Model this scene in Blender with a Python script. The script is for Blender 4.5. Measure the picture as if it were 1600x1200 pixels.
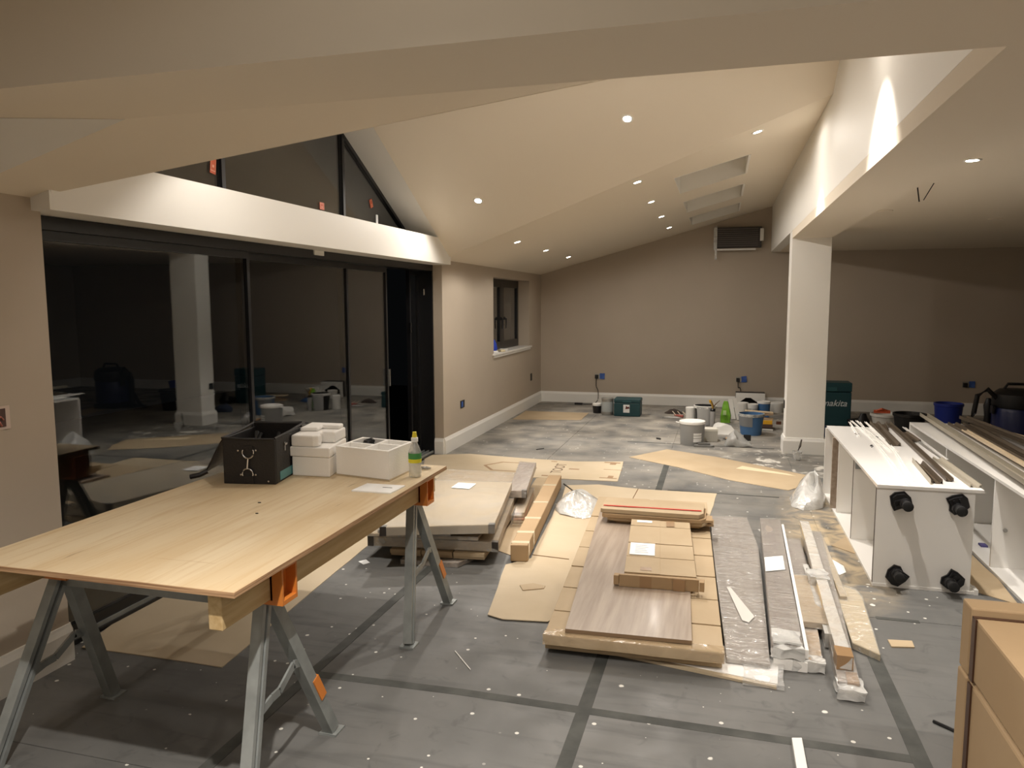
import bpy, math, random
from mathutils import Vector, Matrix, noise
rnd = random.Random(7)
R = math.radians
sc = bpy.context.scene
for o in list(bpy.data.objects):
    bpy.data.objects.remove(o)

# ------------------------------------------------------------------ camera
CH, FPX, YAW, PITCH, ROLL = 1.6, 1173.0, R(15.5), R(6.18), R(-0.19)
FW = Vector((-math.sin(YAW)*math.cos(PITCH), math.cos(YAW)*math.cos(PITCH), -math.sin(PITCH)))
_rt = Vector((math.cos(YAW), math.sin(YAW), 0)); _up = _rt.cross(FW)
RT = _rt*math.cos(ROLL) + _up*math.sin(ROLL)
UP = _up*math.cos(ROLL) - _rt*math.sin(ROLL)
EYE = Vector((0, 0, CH))
cd = bpy.data.cameras.new('camera'); cam = bpy.data.objects.new('camera', cd)
sc.collection.objects.link(cam); sc.camera = cam
cd.sensor_width = 36; cd.lens = 36*FPX/1600; cd.clip_start = 0.05; cd.clip_end = 100
m = Matrix((RT, UP, -FW)).transposed().to_4x4(); m.translation = EYE
cam.matrix_world = m

# ------------------------------------------------------------------ world: a moonless night outside
w = bpy.data.worlds.new('night'); sc.world = w; w.use_nodes = True
w.node_tree.nodes['Background'].inputs[0].default_value = (0.5, 0.55, 0.6, 1)
w.node_tree.nodes['Background'].inputs[1].default_value = 0.002

# ------------------------------------------------------------------ light and exposure (lamp tables; the lamps are built with their fittings below)
sc.view_settings.view_transform = 'Standard'; sc.view_settings.look = 'None'
sc.view_settings.exposure = 0.92; sc.view_settings.gamma = 1.0
sc.view_settings.use_curve_mapping = False
LAMP_W = 72.0        # beam
SPILL_W = 26.0       # wide spill
LAMP_COL = (1.0, 0.93, 0.85)
LAMP_ANGLE = 64
sc.cycles.use_denoising = True
sc.cycles.max_bounces = 10; sc.cycles.diffuse_bounces = 5; sc.cycles.transparent_max_bounces = 16
sc.cycles.sample_clamp_indirect = 6.0
sc.cycles.caustics_reflective = False; sc.cycles.caustics_refractive = False

# ------------------------------------------------------------------ helpers
def ray(u, v): return FW*FPX + RT*(u-800) - UP*(v-600)
def at(u, v, z=0.0):
    d = ray(u, v); return EYE + d*((z-CH)/d.z)
def atx(u, v, x):
    d = ray(u, v); return EYE + d*(x/d.x)
def aty(u, v, y):
    d = ray(u, v); return EYE + d*(y/d.y)
def ppm(p): return FPX/((p-EYE).dot(FW))          # pixels per metre at a point

ORG = {}
class MB:
    def __init__(s): s.v = []; s.f = []
    def add(s, vs, fs):
        n = len(s.v); s.v += [Vector(p) for p in vs]; s.f += [tuple(i+n for i in f) for f in fs]; return s
    def box(s, x0, x1, y0, y1, z0, z1):
        return s.add([(x0,y0,z0),(x1,y0,z0),(x1,y1,z0),(x0,y1,z0),(x0,y0,z1),(x1,y0,z1),(x1,y1,z1),(x0,y1,z1)],
                     [(0,3,2,1),(4,5,6,7),(0,1,5,4),(1,2,6,5),(2,3,7,6),(3,0,4,7)])
    def prism(s, poly, z0, z1):
        """poly = list of (x, y) anticlockwise; straight up from z0 to z1"""
        a = sum(poly[i][0]*poly[(i+1) % len(poly)][1]-poly[(i+1) % len(poly)][0]*poly[i][1] for i in range(len(poly)))
        if a < 0: poly = poly[::-1]
        n = len(poly)
        return s.add([(p[0], p[1], z0) for p in poly]+[(p[0], p[1], z1) for p in poly],
                     [tuple(range(n-1, -1, -1)), tuple(range(n, 2*n))]+[(i, (i+1) % n, n+(i+1) % n, n+i) for i in range(n)])
    def loft(s, rings, caps=True, closed=True):
        n = len(rings[0]); vs = [p for r in rings for p in r]; fs = []
        for k in range(len(rings)-1):
            for i in range(n if closed else n-1):
                j = (i+1) % n; fs.append((k*n+i, k*n+j, (k+1)*n+j, (k+1)*n+i))
        if caps: fs += [tuple(range(n-1, -1, -1)), tuple((len(rings)-1)*n+i for i in range(n))]
        return s.add(vs, fs)
    def lathe(s, c, prof, n=24, caps=True):
        return s.loft([[(c[0]+r*math.cos(2*math.pi*i/n), c[1]+r*math.sin(2*math.pi*i/n), c[2]+z) for i in range(n)] for r, z in prof], caps)
    def tube(s, pts, r, n=8, rr=None):
        pts = [Vector(p) for p in pts]; rings = []
        for k, p in enumerate(pts):
            t = (pts[min(k+1, len(pts)-1)]-pts[max(k-1, 0)]).normalized()
            a = Vector((0, 0, 1)) if abs(t.z) < .9 else Vector((1, 0, 0))
            u = t.cross(a).normalized(); v = u.cross(t)
            q = rr[k] if rr else r
            rings.append([p+u*q*math.cos(2*math.pi*i/n)+v*q*math.sin(2*math.pi*i/n) for i in range(n)])
        return s.loft(rings)
    def bar(s, a, b, sec, side=None):
        """extrude a section (list of (across, up)) from a to b"""
        a = Vector(a); b = Vector(b); t = (b-a).normalized()
        z = Vector((0, 0, 1)); u = t.cross(z).normalized() if side is None else Vector(side).normalized(); v = u.cross(t)
        return s.loft([[p+u*x+v*y for x, y in sec] for p in (a, b)])
    def t(s, M):
        s.v = [M @ p for p in s.v]; return s
    def rough(s, amt, f=6.0, seed=0):
        for p in s.v:
            q = p*f+Vector((seed, 0, 0)); p += Vector((noise.noise(q), noise.noise(q+Vector((9, 3, 1))), noise.noise(q+Vector((4, 7, 2)))))*amt
        return s
    def sub(s, n=1):
        """split quads so that noise has something to move"""
        for _ in range(n):
            vs = [p.copy() for p in s.v]; em = {}; fs = []
            def mid(a, b):
                k = (min(a, b), max(a, b))
                if k not in em: em[k] = len(vs); vs.append((s.v[a]+s.v[b])/2)
                return em[k]
            for f in s.f:
                c = len(vs); vs.append(sum((s.v[i] for i in f), Vector())/len(f))
                for i in range(len(f)):
                    fs.append((f[i], mid(f[i], f[(i+1) % len(f)]), c, mid(f[i-1], f[i])))
            s.v = vs; s.f = fs
        return s
    def build(s, name, mat, parent=None, bevel=0, smooth=False, org=None):
        if parent is not None: o0 = ORG[parent]
        elif org is not None: o0 = Vector(org)
        else:
            xs = [p.x for p in s.v]; ys = [p.y for p in s.v]
            o0 = Vector(((min(xs)+max(xs))/2, (min(ys)+max(ys))/2, min(p.z for p in s.v)))
        me = bpy.data.meshes.new(name); me.from_pydata([p-o0 for p in s.v], [], s.f); me.update()
        if mat: me.materials.append(mat)
        if smooth:
            for p in me.polygons: p.use_smooth = True
            try: me.set_sharp_from_angle(angle=R(40))
            except Exception: pass
        ob = bpy.data.objects.new(name, me); sc.collection.objects.link(ob)
        if parent is None: ob.location = o0
        else: ob.parent = parent
        ORG[ob] = o0
        if bevel:
            b = ob.modifiers.new('bevel', 'BEVEL'); b.width = bevel; b.segments = 2; b.limit_method = 'ANGLE'; b.angle_limit = R(40)
        return ob

def tag(o, label, cat, group=None):
    o['label'] = label; o['category'] = cat
    if group: o['group'] = group
    return o
def thing(name, label, cat, loc, group=None):
    o = bpy.data.objects.new(name, None); sc.collection.objects.link(o); o.empty_display_size = .05
    o.location = loc; ORG[o] = Vector(loc); return tag(o, label, cat, group)
def struct(o): o['kind'] = 'structure'; return o
def T(x, y, z, rz=0, rx=0, ry=0):
    return Matrix.Translation((x, y, z)) @ Matrix.Rotation(rz, 4, 'Z') @ Matrix.Rotation(ry, 4, 'Y') @ Matrix.Rotation(rx, 4, 'X')

def lin(c):
    return tuple(((x/255)/12.92 if x/255 <= .04045 else ((x/255+.055)/1.055)**2.4) for x in c)+(1,)
MATS = {}
def mat(name, rgb, rough=.6, metal=0, spec=.5, coat=0, var=None, vscale=4, bump=0, bscale=30, stretch=(1,1,1), emit=None, trans=0, alpha=1, sss=0, detail=5, lohi=(.35,.65)):
    """rgb in sRGB bytes is the albedo; var = second albedo mixed in by noise"""
    if name in MATS: return MATS[name]
    M = bpy.data.materials.new(name); MATS[name] = M; M.use_nodes = True
    N = M.node_tree.nodes; L = M.node_tree.links; P = N['Principled BSDF']
    P.inputs['Base Color'].default_value = lin(rgb); P.inputs['Roughness'].default_value = rough
    P.inputs['Metallic'].default_value = metal; P.inputs['Specular IOR Level'].default_value = spec
    P.inputs['Coat Weight'].default_value = coat; P.inputs['Coat Roughness'].default_value = .12
    P.inputs['Transmission Weight'].default_value = trans; P.inputs['Alpha'].default_value = alpha
    if emit: P.inputs['Emission Color'].default_value = emit[0]+(1,); P.inputs['Emission Strength'].default_value = emit[1]
    if var or bump:
        tc = N.new('ShaderNodeTexCoord'); mp = N.new('ShaderNodeMapping'); mp.inputs['Scale'].default_value = stretch
        L.new(tc.outputs['Object'], mp.inputs['Vector'])
    if var:
        nz = N.new('ShaderNodeTexNoise'); nz.inputs['Scale'].default_value = vscale; nz.inputs['Detail'].default_value = detail
        mr = N.new('ShaderNodeMapRange'); mr.inputs[1].default_value = lohi[0]; mr.inputs[2].default_value = lohi[1]
        mx = N.new('ShaderNodeMix'); mx.data_type = 'RGBA'
        L.new(mp.outputs[0], nz.inputs['Vector']); L.new(nz.outputs[0], mr.inputs[0]); L.new(mr.outputs[0], mx.inputs[0])
        mx.inputs[6].default_value = lin(rgb); mx.inputs[7].default_value = lin(var); L.new(mx.outputs[2], P.inputs['Base Color'])
    if bump:
        nb = N.new('ShaderNodeTexNoise'); nb.inputs['Scale'].default_value = bscale; nb.inputs['Detail'].default_value = 4
        bp = N.new('ShaderNodeBump'); bp.inputs['Strength'].default_value = bump; bp.inputs['Distance'].default_value = .01
        L.new(mp.outputs[0], nb.inputs['Vector']); L.new(nb.outputs[0], bp.inputs['Height']); L.new(bp.outputs[0], P.inputs['Normal'])
    return M

# ------------------------------------------------------------------ materials
ceil_m = mat('ceiling_paint', (230, 219, 201), .75, bump=.03, bscale=60)
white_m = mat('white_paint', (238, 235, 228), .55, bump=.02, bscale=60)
wall_m = mat('greige_wall_paint', (183, 170, 153), .7, var=(179, 166, 149), vscale=1.5, bump=.03, bscale=80)
skirt_m = mat('skirting_gloss', (236, 234, 228), .35)
alu_m = mat('anthracite_aluminium', (22, 22, 24), .35, spec=.5)
black_m = mat('black_plastic', (24, 24, 26), .4)
blackr_m = mat('black_rubber', (20, 20, 20), .65)
card_m = mat('cardboard', (184, 164, 134), .75, var=(176, 155, 124), vscale=3, bump=.06, bscale=25)
card2_m = mat('pale_cardboard', (194, 178, 152), .8, var=(186, 169, 141), vscale=2, bump=.06, bscale=20)
cardk_m = mat('box_cardboard', (172, 146, 112), .75, var=(166, 139, 104), vscale=2, bump=.05, bscale=20)
carde_m = mat('cardboard_edge', (120, 88, 56), .9)
tape_m = mat('parcel_tape', (156, 124, 88), .3, coat=.3)
strap_m = mat('brown_strap', (70, 44, 28), .5)
cleartape_m = mat('clear_tape', (232, 218, 188), .12, coat=.8)
lam_m = mat('white_laminate', (240, 238, 234), .22, coat=.3)
poly_m = mat('polystyrene', (244, 242, 238), .7, bump=.15, bscale=160)
galv_m = mat('galvanised_steel', (150, 154, 152), .42, metal=.3, var=(132, 136, 134), vscale=12)
steel_m = mat('chrome', (200, 200, 200), .2, metal=1)
orange_m = mat('orange_plastic', (206, 124, 52), .4)
red_m = mat('red_print', (196, 56, 38), .5)
timber_m = mat('softwood', (204, 178, 132), .65, var=(186, 156, 108), vscale=3, stretch=(14, .8, 14), bump=.08, bscale=6)
plyedge_m = mat('plywood_edge', (196, 160, 122), .75, var=(140, 104, 72), vscale=4, stretch=(1, 1, 60))
bronze_m = mat('bronze_aluminium', (92, 80, 66), .4, metal=.4)
champ_m = mat('champagne_aluminium', (172, 164, 148), .38, metal=.4)
teal_m = mat('teal_case_plastic', (24, 66, 72), .45)
blue_m = mat('blue_plastic', (38, 66, 130), .4)
bluep_m = mat('light_blue_tub', (70, 110, 155), .45)
navy_m = mat('navy_plastic', (24, 34, 84), .35)
grey_m = mat('grey_tub_plastic', (150, 150, 148), .45)
whitep_m = mat('white_plastic', (232, 230, 224), .4)
label_m = mat('white_label', (240, 240, 238), .6)
ink_m = mat('dark_ink', (60, 56, 52), .7)
green_m = mat('green_bag_plastic', (120, 178, 48), .4, bump=.4, bscale=18)
leather_m = mat('black_leathercloth', (26, 23, 23), .5, bump=.2, bscale=120)
yellow_m = mat('yellow_paint', (226, 170, 40), .45)
brass_m = mat('brass', (200, 160, 80), .35, metal=.8)
cable_m = mat('cable_black', (22, 20, 20), .5)
dust_m = mat('sanded_grey_wood', (128, 104, 86), .7)

def glass_mat():
    M = bpy.data.materials.new('window_glass'); M.use_nodes = True
    P = M.node_tree.nodes['Principled BSDF']
    P.inputs['Base Color'].default_value = (.92, .95, .95, 1); P.inputs['Roughness'].default_value = 0
    P.inputs['Transmission Weight'].default_value = 1; P.inputs['IOR'].default_value = 1.62
    return M
glass_m = glass_mat()

def clear_mat(name, tint=(1, 1, 1), base=.75, haze=(235, 235, 232), bs=14, bump=.8, scale=(1, 1, 1), gloss=.1):
    """thin clear film: see-through, milky in the creases, glossy on top"""
    M = bpy.data.materials.new(name); M.use_nodes = True; N = M.node_tree.nodes; L = M.node_tree.links
    P = N['Principled BSDF']; P.inputs['Base Color'].default_value = lin(haze); P.inputs['Roughness'].default_value = .18
    P.inputs['Coat Weight'].default_value = 1; P.inputs['Coat Roughness'].default_value = .08
    tr = N.new('ShaderNodeBsdfTransparent'); tr.inputs[0].default_value = tint+(1,)
    mx = N.new('ShaderNodeMixShader'); tc = N.new('ShaderNodeTexCoord'); mp = N.new('ShaderNodeMapping'); mp.inputs['Scale'].default_value = scale
    nz = N.new('ShaderNodeTexNoise'); nz.inputs['Scale'].default_value = bs; nz.inputs['Detail'].default_value = 3; nz.inputs['Distortion'].default_value = 1.5
    mr = N.new('ShaderNodeMapRange'); mr.inputs[1].default_value = .35; mr.inputs[2].default_value = .8
    mr.inputs[3].default_value = base; mr.inputs[4].default_value = max(0, base-.3)
    bp = N.new('ShaderNodeBump'); bp.inputs['Strength'].default_value = bump; bp.inputs['Distance'].default_value = .02
    L.new(tc.outputs['Object'], mp.inputs[0]); L.new(mp.outputs[0], nz.inputs['Vector'])
    L.new(nz.outputs[0], mr.inputs[0]); L.new(mr.outputs[0], mx.inputs[0]); L.new(nz.outputs[0], bp.inputs['Height'])
    L.new(bp.outputs[0], P.inputs['Normal']); L.new(P.outputs[0], mx.inputs[1]); L.new(tr.outputs[0], mx.inputs[2])
    gl = N.new('ShaderNodeBsdfGlossy'); gl.inputs['Roughness'].default_value = .16; L.new(bp.outputs[0], gl.inputs['Normal'])
    m2 = N.new('ShaderNodeMixShader'); m2.inputs[0].default_value = gloss; L.new(mx.outputs[0], m2.inputs[1]); L.new(gl.outputs[0], m2.inputs[2])
    L.new(m2.outputs[0], N['Material Output'].inputs[0]); return M
wrap_m = clear_mat('stretch_wrap', base=.86, bs=9, scale=(1, 2, 1), bump=1.2, gloss=.12)
wraps_m = clear_mat('ribbed_stretch_wrap', base=.88, bs=6, scale=(1, 9, 1), bump=2.0, gloss=.14)
bag_m = clear_mat('milky_bag_plastic', base=.42, bs=8)
clear_m = clear_mat('clear_bottle_plastic', base=.72, bs=5, bump=.1)

def floor_mat():
    M = bpy.data.materials.new('protection_board'); M.use_nodes = True; N = M.node_tree.nodes; L = M.node_tree.links
    P = N['Principled BSDF']; geo = N.new('ShaderNodeNewGeometry'); oi = N.new('ShaderNodeObjectInfo')
    def nz(scale, det=6, vec=geo.outputs['Position'], dist=0):
        n = N.new('ShaderNodeTexNoise'); n.inputs['Scale'].default_value = scale; n.inputs['Detail'].default_value = det
        n.inputs['Distortion'].default_value = dist; L.new(vec, n.inputs['Vector']); return n.outputs[0]
    def rng(src, a, b, c=0, d=1):
        r = N.new('ShaderNodeMapRange'); r.inputs[1].default_value = a; r.inputs[2].default_value = b
        r.inputs[3].default_value = c; r.inputs[4].default_value = d; L.new(src, r.inputs[0]); return r.outputs[0]
    def mix(fac, a, b):
        x = N.new('ShaderNodeMix'); x.data_type = 'RGBA'
        L.new(fac, x.inputs[0])
        for i, c in ((6, a), (7, b)):
            if isinstance(c, tuple): x.inputs[i].default_value = c
            else: L.new(c, x.inputs[i])
        return x.outputs[2]
    def mul(a, b):
        x = N.new('ShaderNodeMath'); x.operation = 'MULTIPLY'; L.new(a, x.inputs[0])
        if isinstance(b, float): x.inputs[1].default_value = b
        else: L.new(b, x.inputs[1])
        return x.outputs[0]
    c = mix(rng(nz(1.6, 7, dist=.6), .3, .7), lin((88, 88, 86)), lin((112, 111, 108)))
    c = mix(rng(oi.outputs['Random'], 0, 1, 0, .35), c, lin((98, 98, 96)))
    mp = N.new('ShaderNodeMapping'); mp.inputs['Scale'].default_value = (1.2, 9, 1); L.new(geo.outputs['Position'], mp.inputs[0])
    c = mix(rng(nz(1.3, 5, mp.outputs[0], .8), .52, .72, 0, .5), c, lin((66, 66, 65)))
    c = mix(rng(nz(9, 6, dist=1.2), .6, .75, 0, .5), c, lin((62, 62, 61)))
    # plaster dust grows paler away from the door side (foot traffic round the tubs)
    sx = N.new('ShaderNodeSeparateXYZ'); L.new(geo.outputs['Position'], sx.inputs[0])
    c = mix(mul(rng(sx.outputs[1], 4.5, 9.5, 0, .8), rng(nz(3, 5), .3, .75)), c, lin((186, 178, 164)))
    # sawdust in front of the laid-down cabinet
    def blob(cx, cy, rx, ry, soft=.5):
        s2 = N.new('ShaderNodeMapping'); s2.inputs['Location'].default_value = (-cx/rx, -cy/ry, 0); s2.inputs['Scale'].default_value = (1/rx, 1/ry, 0)
        L.new(geo.outputs['Position'], s2.inputs[0]); ln = N.new('ShaderNodeVectorMath'); ln.operation = 'LENGTH'
        L.new(s2.outputs[0], ln.inputs[0]); return rng(ln.outputs['Value'], 1, soft)
    c = mix(mul(blob(.78, 5.45, .38, 1.5, .4), rng(nz(5, 6, dist=1.5), .36, .62)), c, lin((184, 166, 136)))
    c = mix(mul(blob(.75, 7.9, .9, .8, .3), rng(nz(6, 5, dist=1), .56, .64)), c, lin((222, 218, 208)))
    # paint spots
    for s, rad, th, seed in ((2.6, .034, .13, 0.0), (5, .024, .05, 5.3), (15, .014, .07, 9.1)):
        m2 = N.new('ShaderNodeMapping'); m2.inputs['Location'].default_value = (seed, seed*.7, 0); L.new(geo.outputs['Position'], m2.inputs[0])
        vo = N.new('ShaderNodeTexVoronoi'); vo.inputs['Scale'].default_value = s; vo.voronoi_dimensions = '2D'; L.new(m2.outputs[0], vo.inputs['Vector'])
        sp = N.new('ShaderNodeSeparateColor'); L.new(vo.outputs['Color'], sp.inputs[0])
        ad = N.new('ShaderNodeMath'); ad.operation = 'MULTIPLY_ADD'; L.new(nz(40, 2), ad.inputs[0]); ad.inputs[1].default_value = .05; L.new(vo.outputs['Distance'], ad.inputs[2])
        sz = N.new('ShaderNodeMath'); sz.operation = 'MULTIPLY'; L.new(sp.outputs[1], sz.inputs[0]); sz.inputs[1].default_value = rad*s*.8
        sb = N.new('ShaderNodeMath'); sb.operation = 'SUBTRACT'; L.new(sz.outputs[0], sb.inputs[0]); L.new(ad.outputs[0], sb.inputs[1])
        c = mix(mul(rng(sb.outputs[0], 0.0, .012), rng(sp.outputs[0], th*2.2, th*2.2-.02)), c, lin((214, 212, 204)))
    L.new(c, P.inputs['Base Color'])
    L.new(rng(nz(4, 4), .3, .7, .45, .75), P.inputs['Roughness'])
    bp = N.new('ShaderNodeBump'); bp.inputs['Strength'].default_value = .12; bp.inputs['Distance'].default_value = .01
    L.new(nz(3, 8, dist=.5), bp.inputs['Height']); L.new(bp.outputs[0], P.inputs['Normal'])
    return M
floor_m = floor_mat()
ftape_m = mat('floor_joint_tape', (60, 61, 58), .8, var=(78, 79, 75), vscale=9)

def ply_mat():
    M = bpy.data.materials.new('plywood_face'); M.use_nodes = True; N = M.node_tree.nodes; L = M.node_tree.links
    P = N['Principled BSDF']; tc = N.new('ShaderNodeTexCoord')
    def nz(sc_, det, stretch, dist=0):
        mp = N.new('ShaderNodeMapping'); mp.inputs['Scale'].default_value = stretch; L.new(tc.outputs['Object'], mp.inputs[0])
        n = N.new('ShaderNodeTexNoise'); n.inputs['Scale'].default_value = sc_; n.inputs['Detail'].default_value = det; n.inputs['Distortion'].default_value = dist
        L.new(mp.outputs[0], n.inputs['Vector']); return n.outputs[0]
    def lay(prev, src, a, b, col, k):
        r = N.new('ShaderNodeMapRange'); r.inputs[1].default_value = a; r.inputs[2].default_value = b; r.inputs[4].default_value = k; L.new(src, r.inputs[0])
        x = N.new('ShaderNodeMix'); x.data_type = 'RGBA'; L.new(r.outputs[0], x.inputs[0])
        if isinstance(prev, tuple): x.inputs[6].default_value = prev
        else: L.new(prev, x.inputs[6])
        x.inputs[7].default_value = lin(col); return x.outputs[2]
    c = lay(lin((212, 194, 162)), nz(1.5, 6, (3, .8, 1), 1), .35, .7, (200, 176, 138), 1)
    c = lay(c, nz(3, 8, (14, .7, 1), .6), .5, .75, (188, 156, 112), .6)
    c = lay(c, nz(2.2, 3, (.5, 9, 1)), .68, .74, (170, 132, 92), .45)
    c = lay(c, nz(6, 5, (9, .6, 1)), .69, .74, (120, 88, 60), .55)
    L.new(c, P.inputs['Base Color']); P.inputs['Roughness'].default_value = .5
    return M
ply_m = ply_mat()
def oak_mat(name, a, b, rough=.4):
    return mat(name, a, rough, var=b, vscale=2.2, stretch=(16, 1, 16), detail=8, coat=.1)
oak_m = oak_mat('grey_oak_laminate', (170, 154, 138), (148, 131, 114))
oakw_m = oak_mat('wrapped_grey_laminate', (160, 150, 141), (148, 138, 129), .3)

# ------------------------------------------------------------------ main dimensions
XW = -2.8           # face of the wall with the glazed doors
YF = 11.85          # far wall
XB = 0.69           # bulkhead face above the beam
ZC = 2.33           # flat ceiling
YB = -3.0           # wall behind the camera
XR = 6.2            # wall on the right
ZE = 2.045          # eaves of the vaulted part
SM = 0.272          # slope of the main roof plane, rising to the right
SG = 0.535          # slope of the cross gable
YG0, YG1 = 2.55, 7.40
YGM = (YG0+YG1)/2; ZR = ZE+SG*(YG1-YGM)
def zmain(x): return ZE+SM*(x-XW)
ZB = zmain(XB)
dyv = (ZB-ZE)/SG    # how far the valleys have come in by the bulkhead

# ------------------------------------------------------------------ setting
# floor: concrete slab with protection boards laid over it, and taped joints
fl = struct(MB().box(-3.0, XR, YB, YF+.02, -.08, -.004).build('floor', floor_m))
cols = [(-2.8, -1.68, [-.6, 2.02, 4.4, 6.8, 9.2]), (-1.68, -.48, [.37, 2.77, 5.2, 7.6, 10.0]), (-.48, .70, [.37, 2.77, 6.42, 8.8, 11.0]),
        (.70, 1.9, [-.7, 1.63, 4.03, 6.43, 8.8]), (1.9, 3.1, [1.0, 3.4, 5.8, 8.2, 10.6]), (3.1, 4.3, [2.0, 4.4, 6.8, 9.2]), (4.3, XR, [1.0, 3.4, 5.8, 8.2, 10.6])]
for x0, x1, ys in cols:
    yy = [YB]+ys+[YF]
    for y0, y1 in zip(yy, yy[1:]):
        MB().box(x0+.002, x1-.002, y0+.002, y1-.002, -.004, 0).build('floor_board', floor_m, fl)
TZ = [0]
def ftape(pts, wdt=.055):
    TZ[0] += .00025
    mb = MB()
    for a, b in zip(pts, pts[1:]):
        a = Vector(a+(0,)); b = Vector(b+(0,)); u = (b-a).cross(Vector((0, 0, 1))).normalized()*wdt/2
        mb.prism([(a+u)[:2], (b+u)[:2], (b-u)[:2], (a-u)[:2]], 0, .0006+TZ[0])
    return mb.build('joint_tape', ftape_m, fl)
ftape([(-1.75, 2.76), (-1.0, 2.785), (.69, 2.765)], .05)
ftape([(-.49, 1.6), (-.475, 3.6)]); ftape([(-.475, 5.9), (-.48, 8.2)]); ftape([(.72, 1.9), (.715, 2.9), (.705, 3.9)], .06)
ftape([(.8, 4.03), (1.0, 4.03)], .03); ftape([(-.4, 6.42), (.5, 6.4)], .018)
ftape([(-1.68, 2.0), (-1.66, 4.4)], .05); ftape([(-1.0, 8.6), (.6, 8.55)], .02)

def wall(name, x0, x1, y0, y1, z0, z1, m=wall_m): return struct(MB().box(x0, x1, y0, y1, z0, z1).build(name, m))
# left wall with the glazed opening and a small window, pieces of one wall
lw = MB()
lw.box(XW-.3, XW, YB, 2.6, 0, 2.9)
lw.box(XW-.3, XW, 7.385, 9.22, 0, ZE+.05)
lw.box(XW-.3, XW, 9.22, 11.08, 0, .925)
lw.box(XW-.3, XW, 9.22, 11.08, 1.925, ZE+.05)
lw.box(XW-.3, XW, 11.08, YF+.2, 0, ZE+.05)
struct(lw.build('wall_left', wall_m, org=(XW, 0, 0)))
wall('wall_far', XW-.3, XR+.2, YF, YF+.2, 0, 3.7)
wall('wall_right', XR, XR+.2, YB, YF, 0, 2.9)
wall('wall_near', XW-.3, XR+.2, YB-.2, YB, 0, 2.9)
# flat ceiling right of the bulkhead and over the near room
struct(MB().box(XB+.12, XR, 2.27, YF, ZC, ZC+.12).build('ceiling', ceil_m))
struct(MB().box(XW-.3, XR, YB, 1.87, 2.78, 2.9).build('ceiling_near', ceil_m))
# vaulted plaster: main slope in two pieces, two gable slopes
def slab3(name, pts, th=.1, m=ceil_m):
    pts = [Vector(p) for p in pts]; n = (pts[1]-pts[0]).cross(pts[2]-pts[0]).normalized()
    if n.z < 0: n = -n
    if (pts[1]-pts[0]).cross(pts[2]-pts[0]).z < 0: pts = pts[::-1]
    k = len(pts); q = [p+n*th for p in pts]
    return struct(MB().add(pts+q, [tuple(range(k-1, -1, -1)), tuple(range(k, 2*k))]+[(i, (i+1) % k, k+(i+1) % k, k+i) for i in range(k)]).build(name, m))
XE = XW+.0
e = .0
sky = [(6.95, 7.92), (8.62, 9.58), (10.2, 11.15)]; SX0, SX1 = -.43, .2
# main slope beyond the gable: built round the three skylight wells
def mpt(x, y): return (x, y, zmain(x))
mb = MB()
def quad_slab(mb, poly, th=.1):
    pts = [Vector(mpt(*p)) for p in poly]; k = len(pts); q = [p+Vector((0, 0, th)) for p in pts]
    mb.add(pts+q, [tuple(range(k-1, -1, -1)), tuple(range(k, 2*k))]+[(i, (i+1) % k, k+(i+1) % k, k+i) for i in range(k)])
def vy(x): return YG1-(zmain(x)-ZE)/SG      # far valley
def vn(x): return YG0+(zmain(x)-ZE)/SG      # near valley
quad_slab(mb, [(XW-.02, YG1), (SX0, vy(SX0)), (SX0, YF), (XW-.02, YF)])
quad_slab(mb, [(SX0, vy(SX0)), (SX1, vy(SX1)), (SX1, sky[0][0]), (SX0, sky[0][0])])
for (a0, a1), nx in zip(sky, [sky[1][0], sky[2][0], YF]): quad_slab(mb, [(SX0, a1), (SX1, a1), (SX1, nx), (SX0, nx)])
quad_slab(mb, [(SX1, vy(SX1)), (XB+.02, vy(XB+.02)), (XB+.02, YF), (SX1, YF)])
struct(mb.build('ceiling_slope_far', ceil_m))
struct(slab3('ceiling_slope_near', [mpt(XW-.02, 2.276), mpt(XB+.02, 2.276), mpt(XB+.02, vn(XB+.02)), mpt(XW-.02, YG0)]))
XGI = -2.7
def zg(y): return ZE+SG*(YG1-y) if y > YGM else ZE+SG*(y-YG0)
slab3('ceiling_gable_far', [(XGI, vy(XGI), zmain(XGI)), (XB+.02, vy(XB+.02), ZB), (XB+.02, YGM, ZR), (XGI, YGM, ZR)])
slab3('ceiling_gable_near', [(XGI, vn(XGI), zmain(XGI)), (XGI, YGM, ZR), (XB+.02, YGM, ZR), (XB+.02, vn(XB+.02), ZB)])
# splayed plaster reveal between the gable slopes and the gable glass
for nm, ya in (('trim_1', YG1-.02), ('trim_2', YG0+.02)):
    slab3(nm, [(XGI, ya, zg(ya)+.0), (XGI, YGM, ZR), (-3.12, YGM, ZR+.09), (-3.12, ya, zg(ya)+.09)], .1, white_m)
# bulkhead wall over the beam
bk = MB(); bk.box(XB, XB+.12, 2.0, YF, ZC+.001, 3.6); struct(bk.build('wall_bulkhead', white_m))
struct(MB().box(XB, 1.07, 2.275, 8.35, 2.25, ZC).build('trim_beam', ceil_m))
# cross beam over the camera side
struct(MB().box(XW, XR, 1.86, 2.275, 2.25, 3.6).build('trim_crossbeam', ceil_m))
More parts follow.
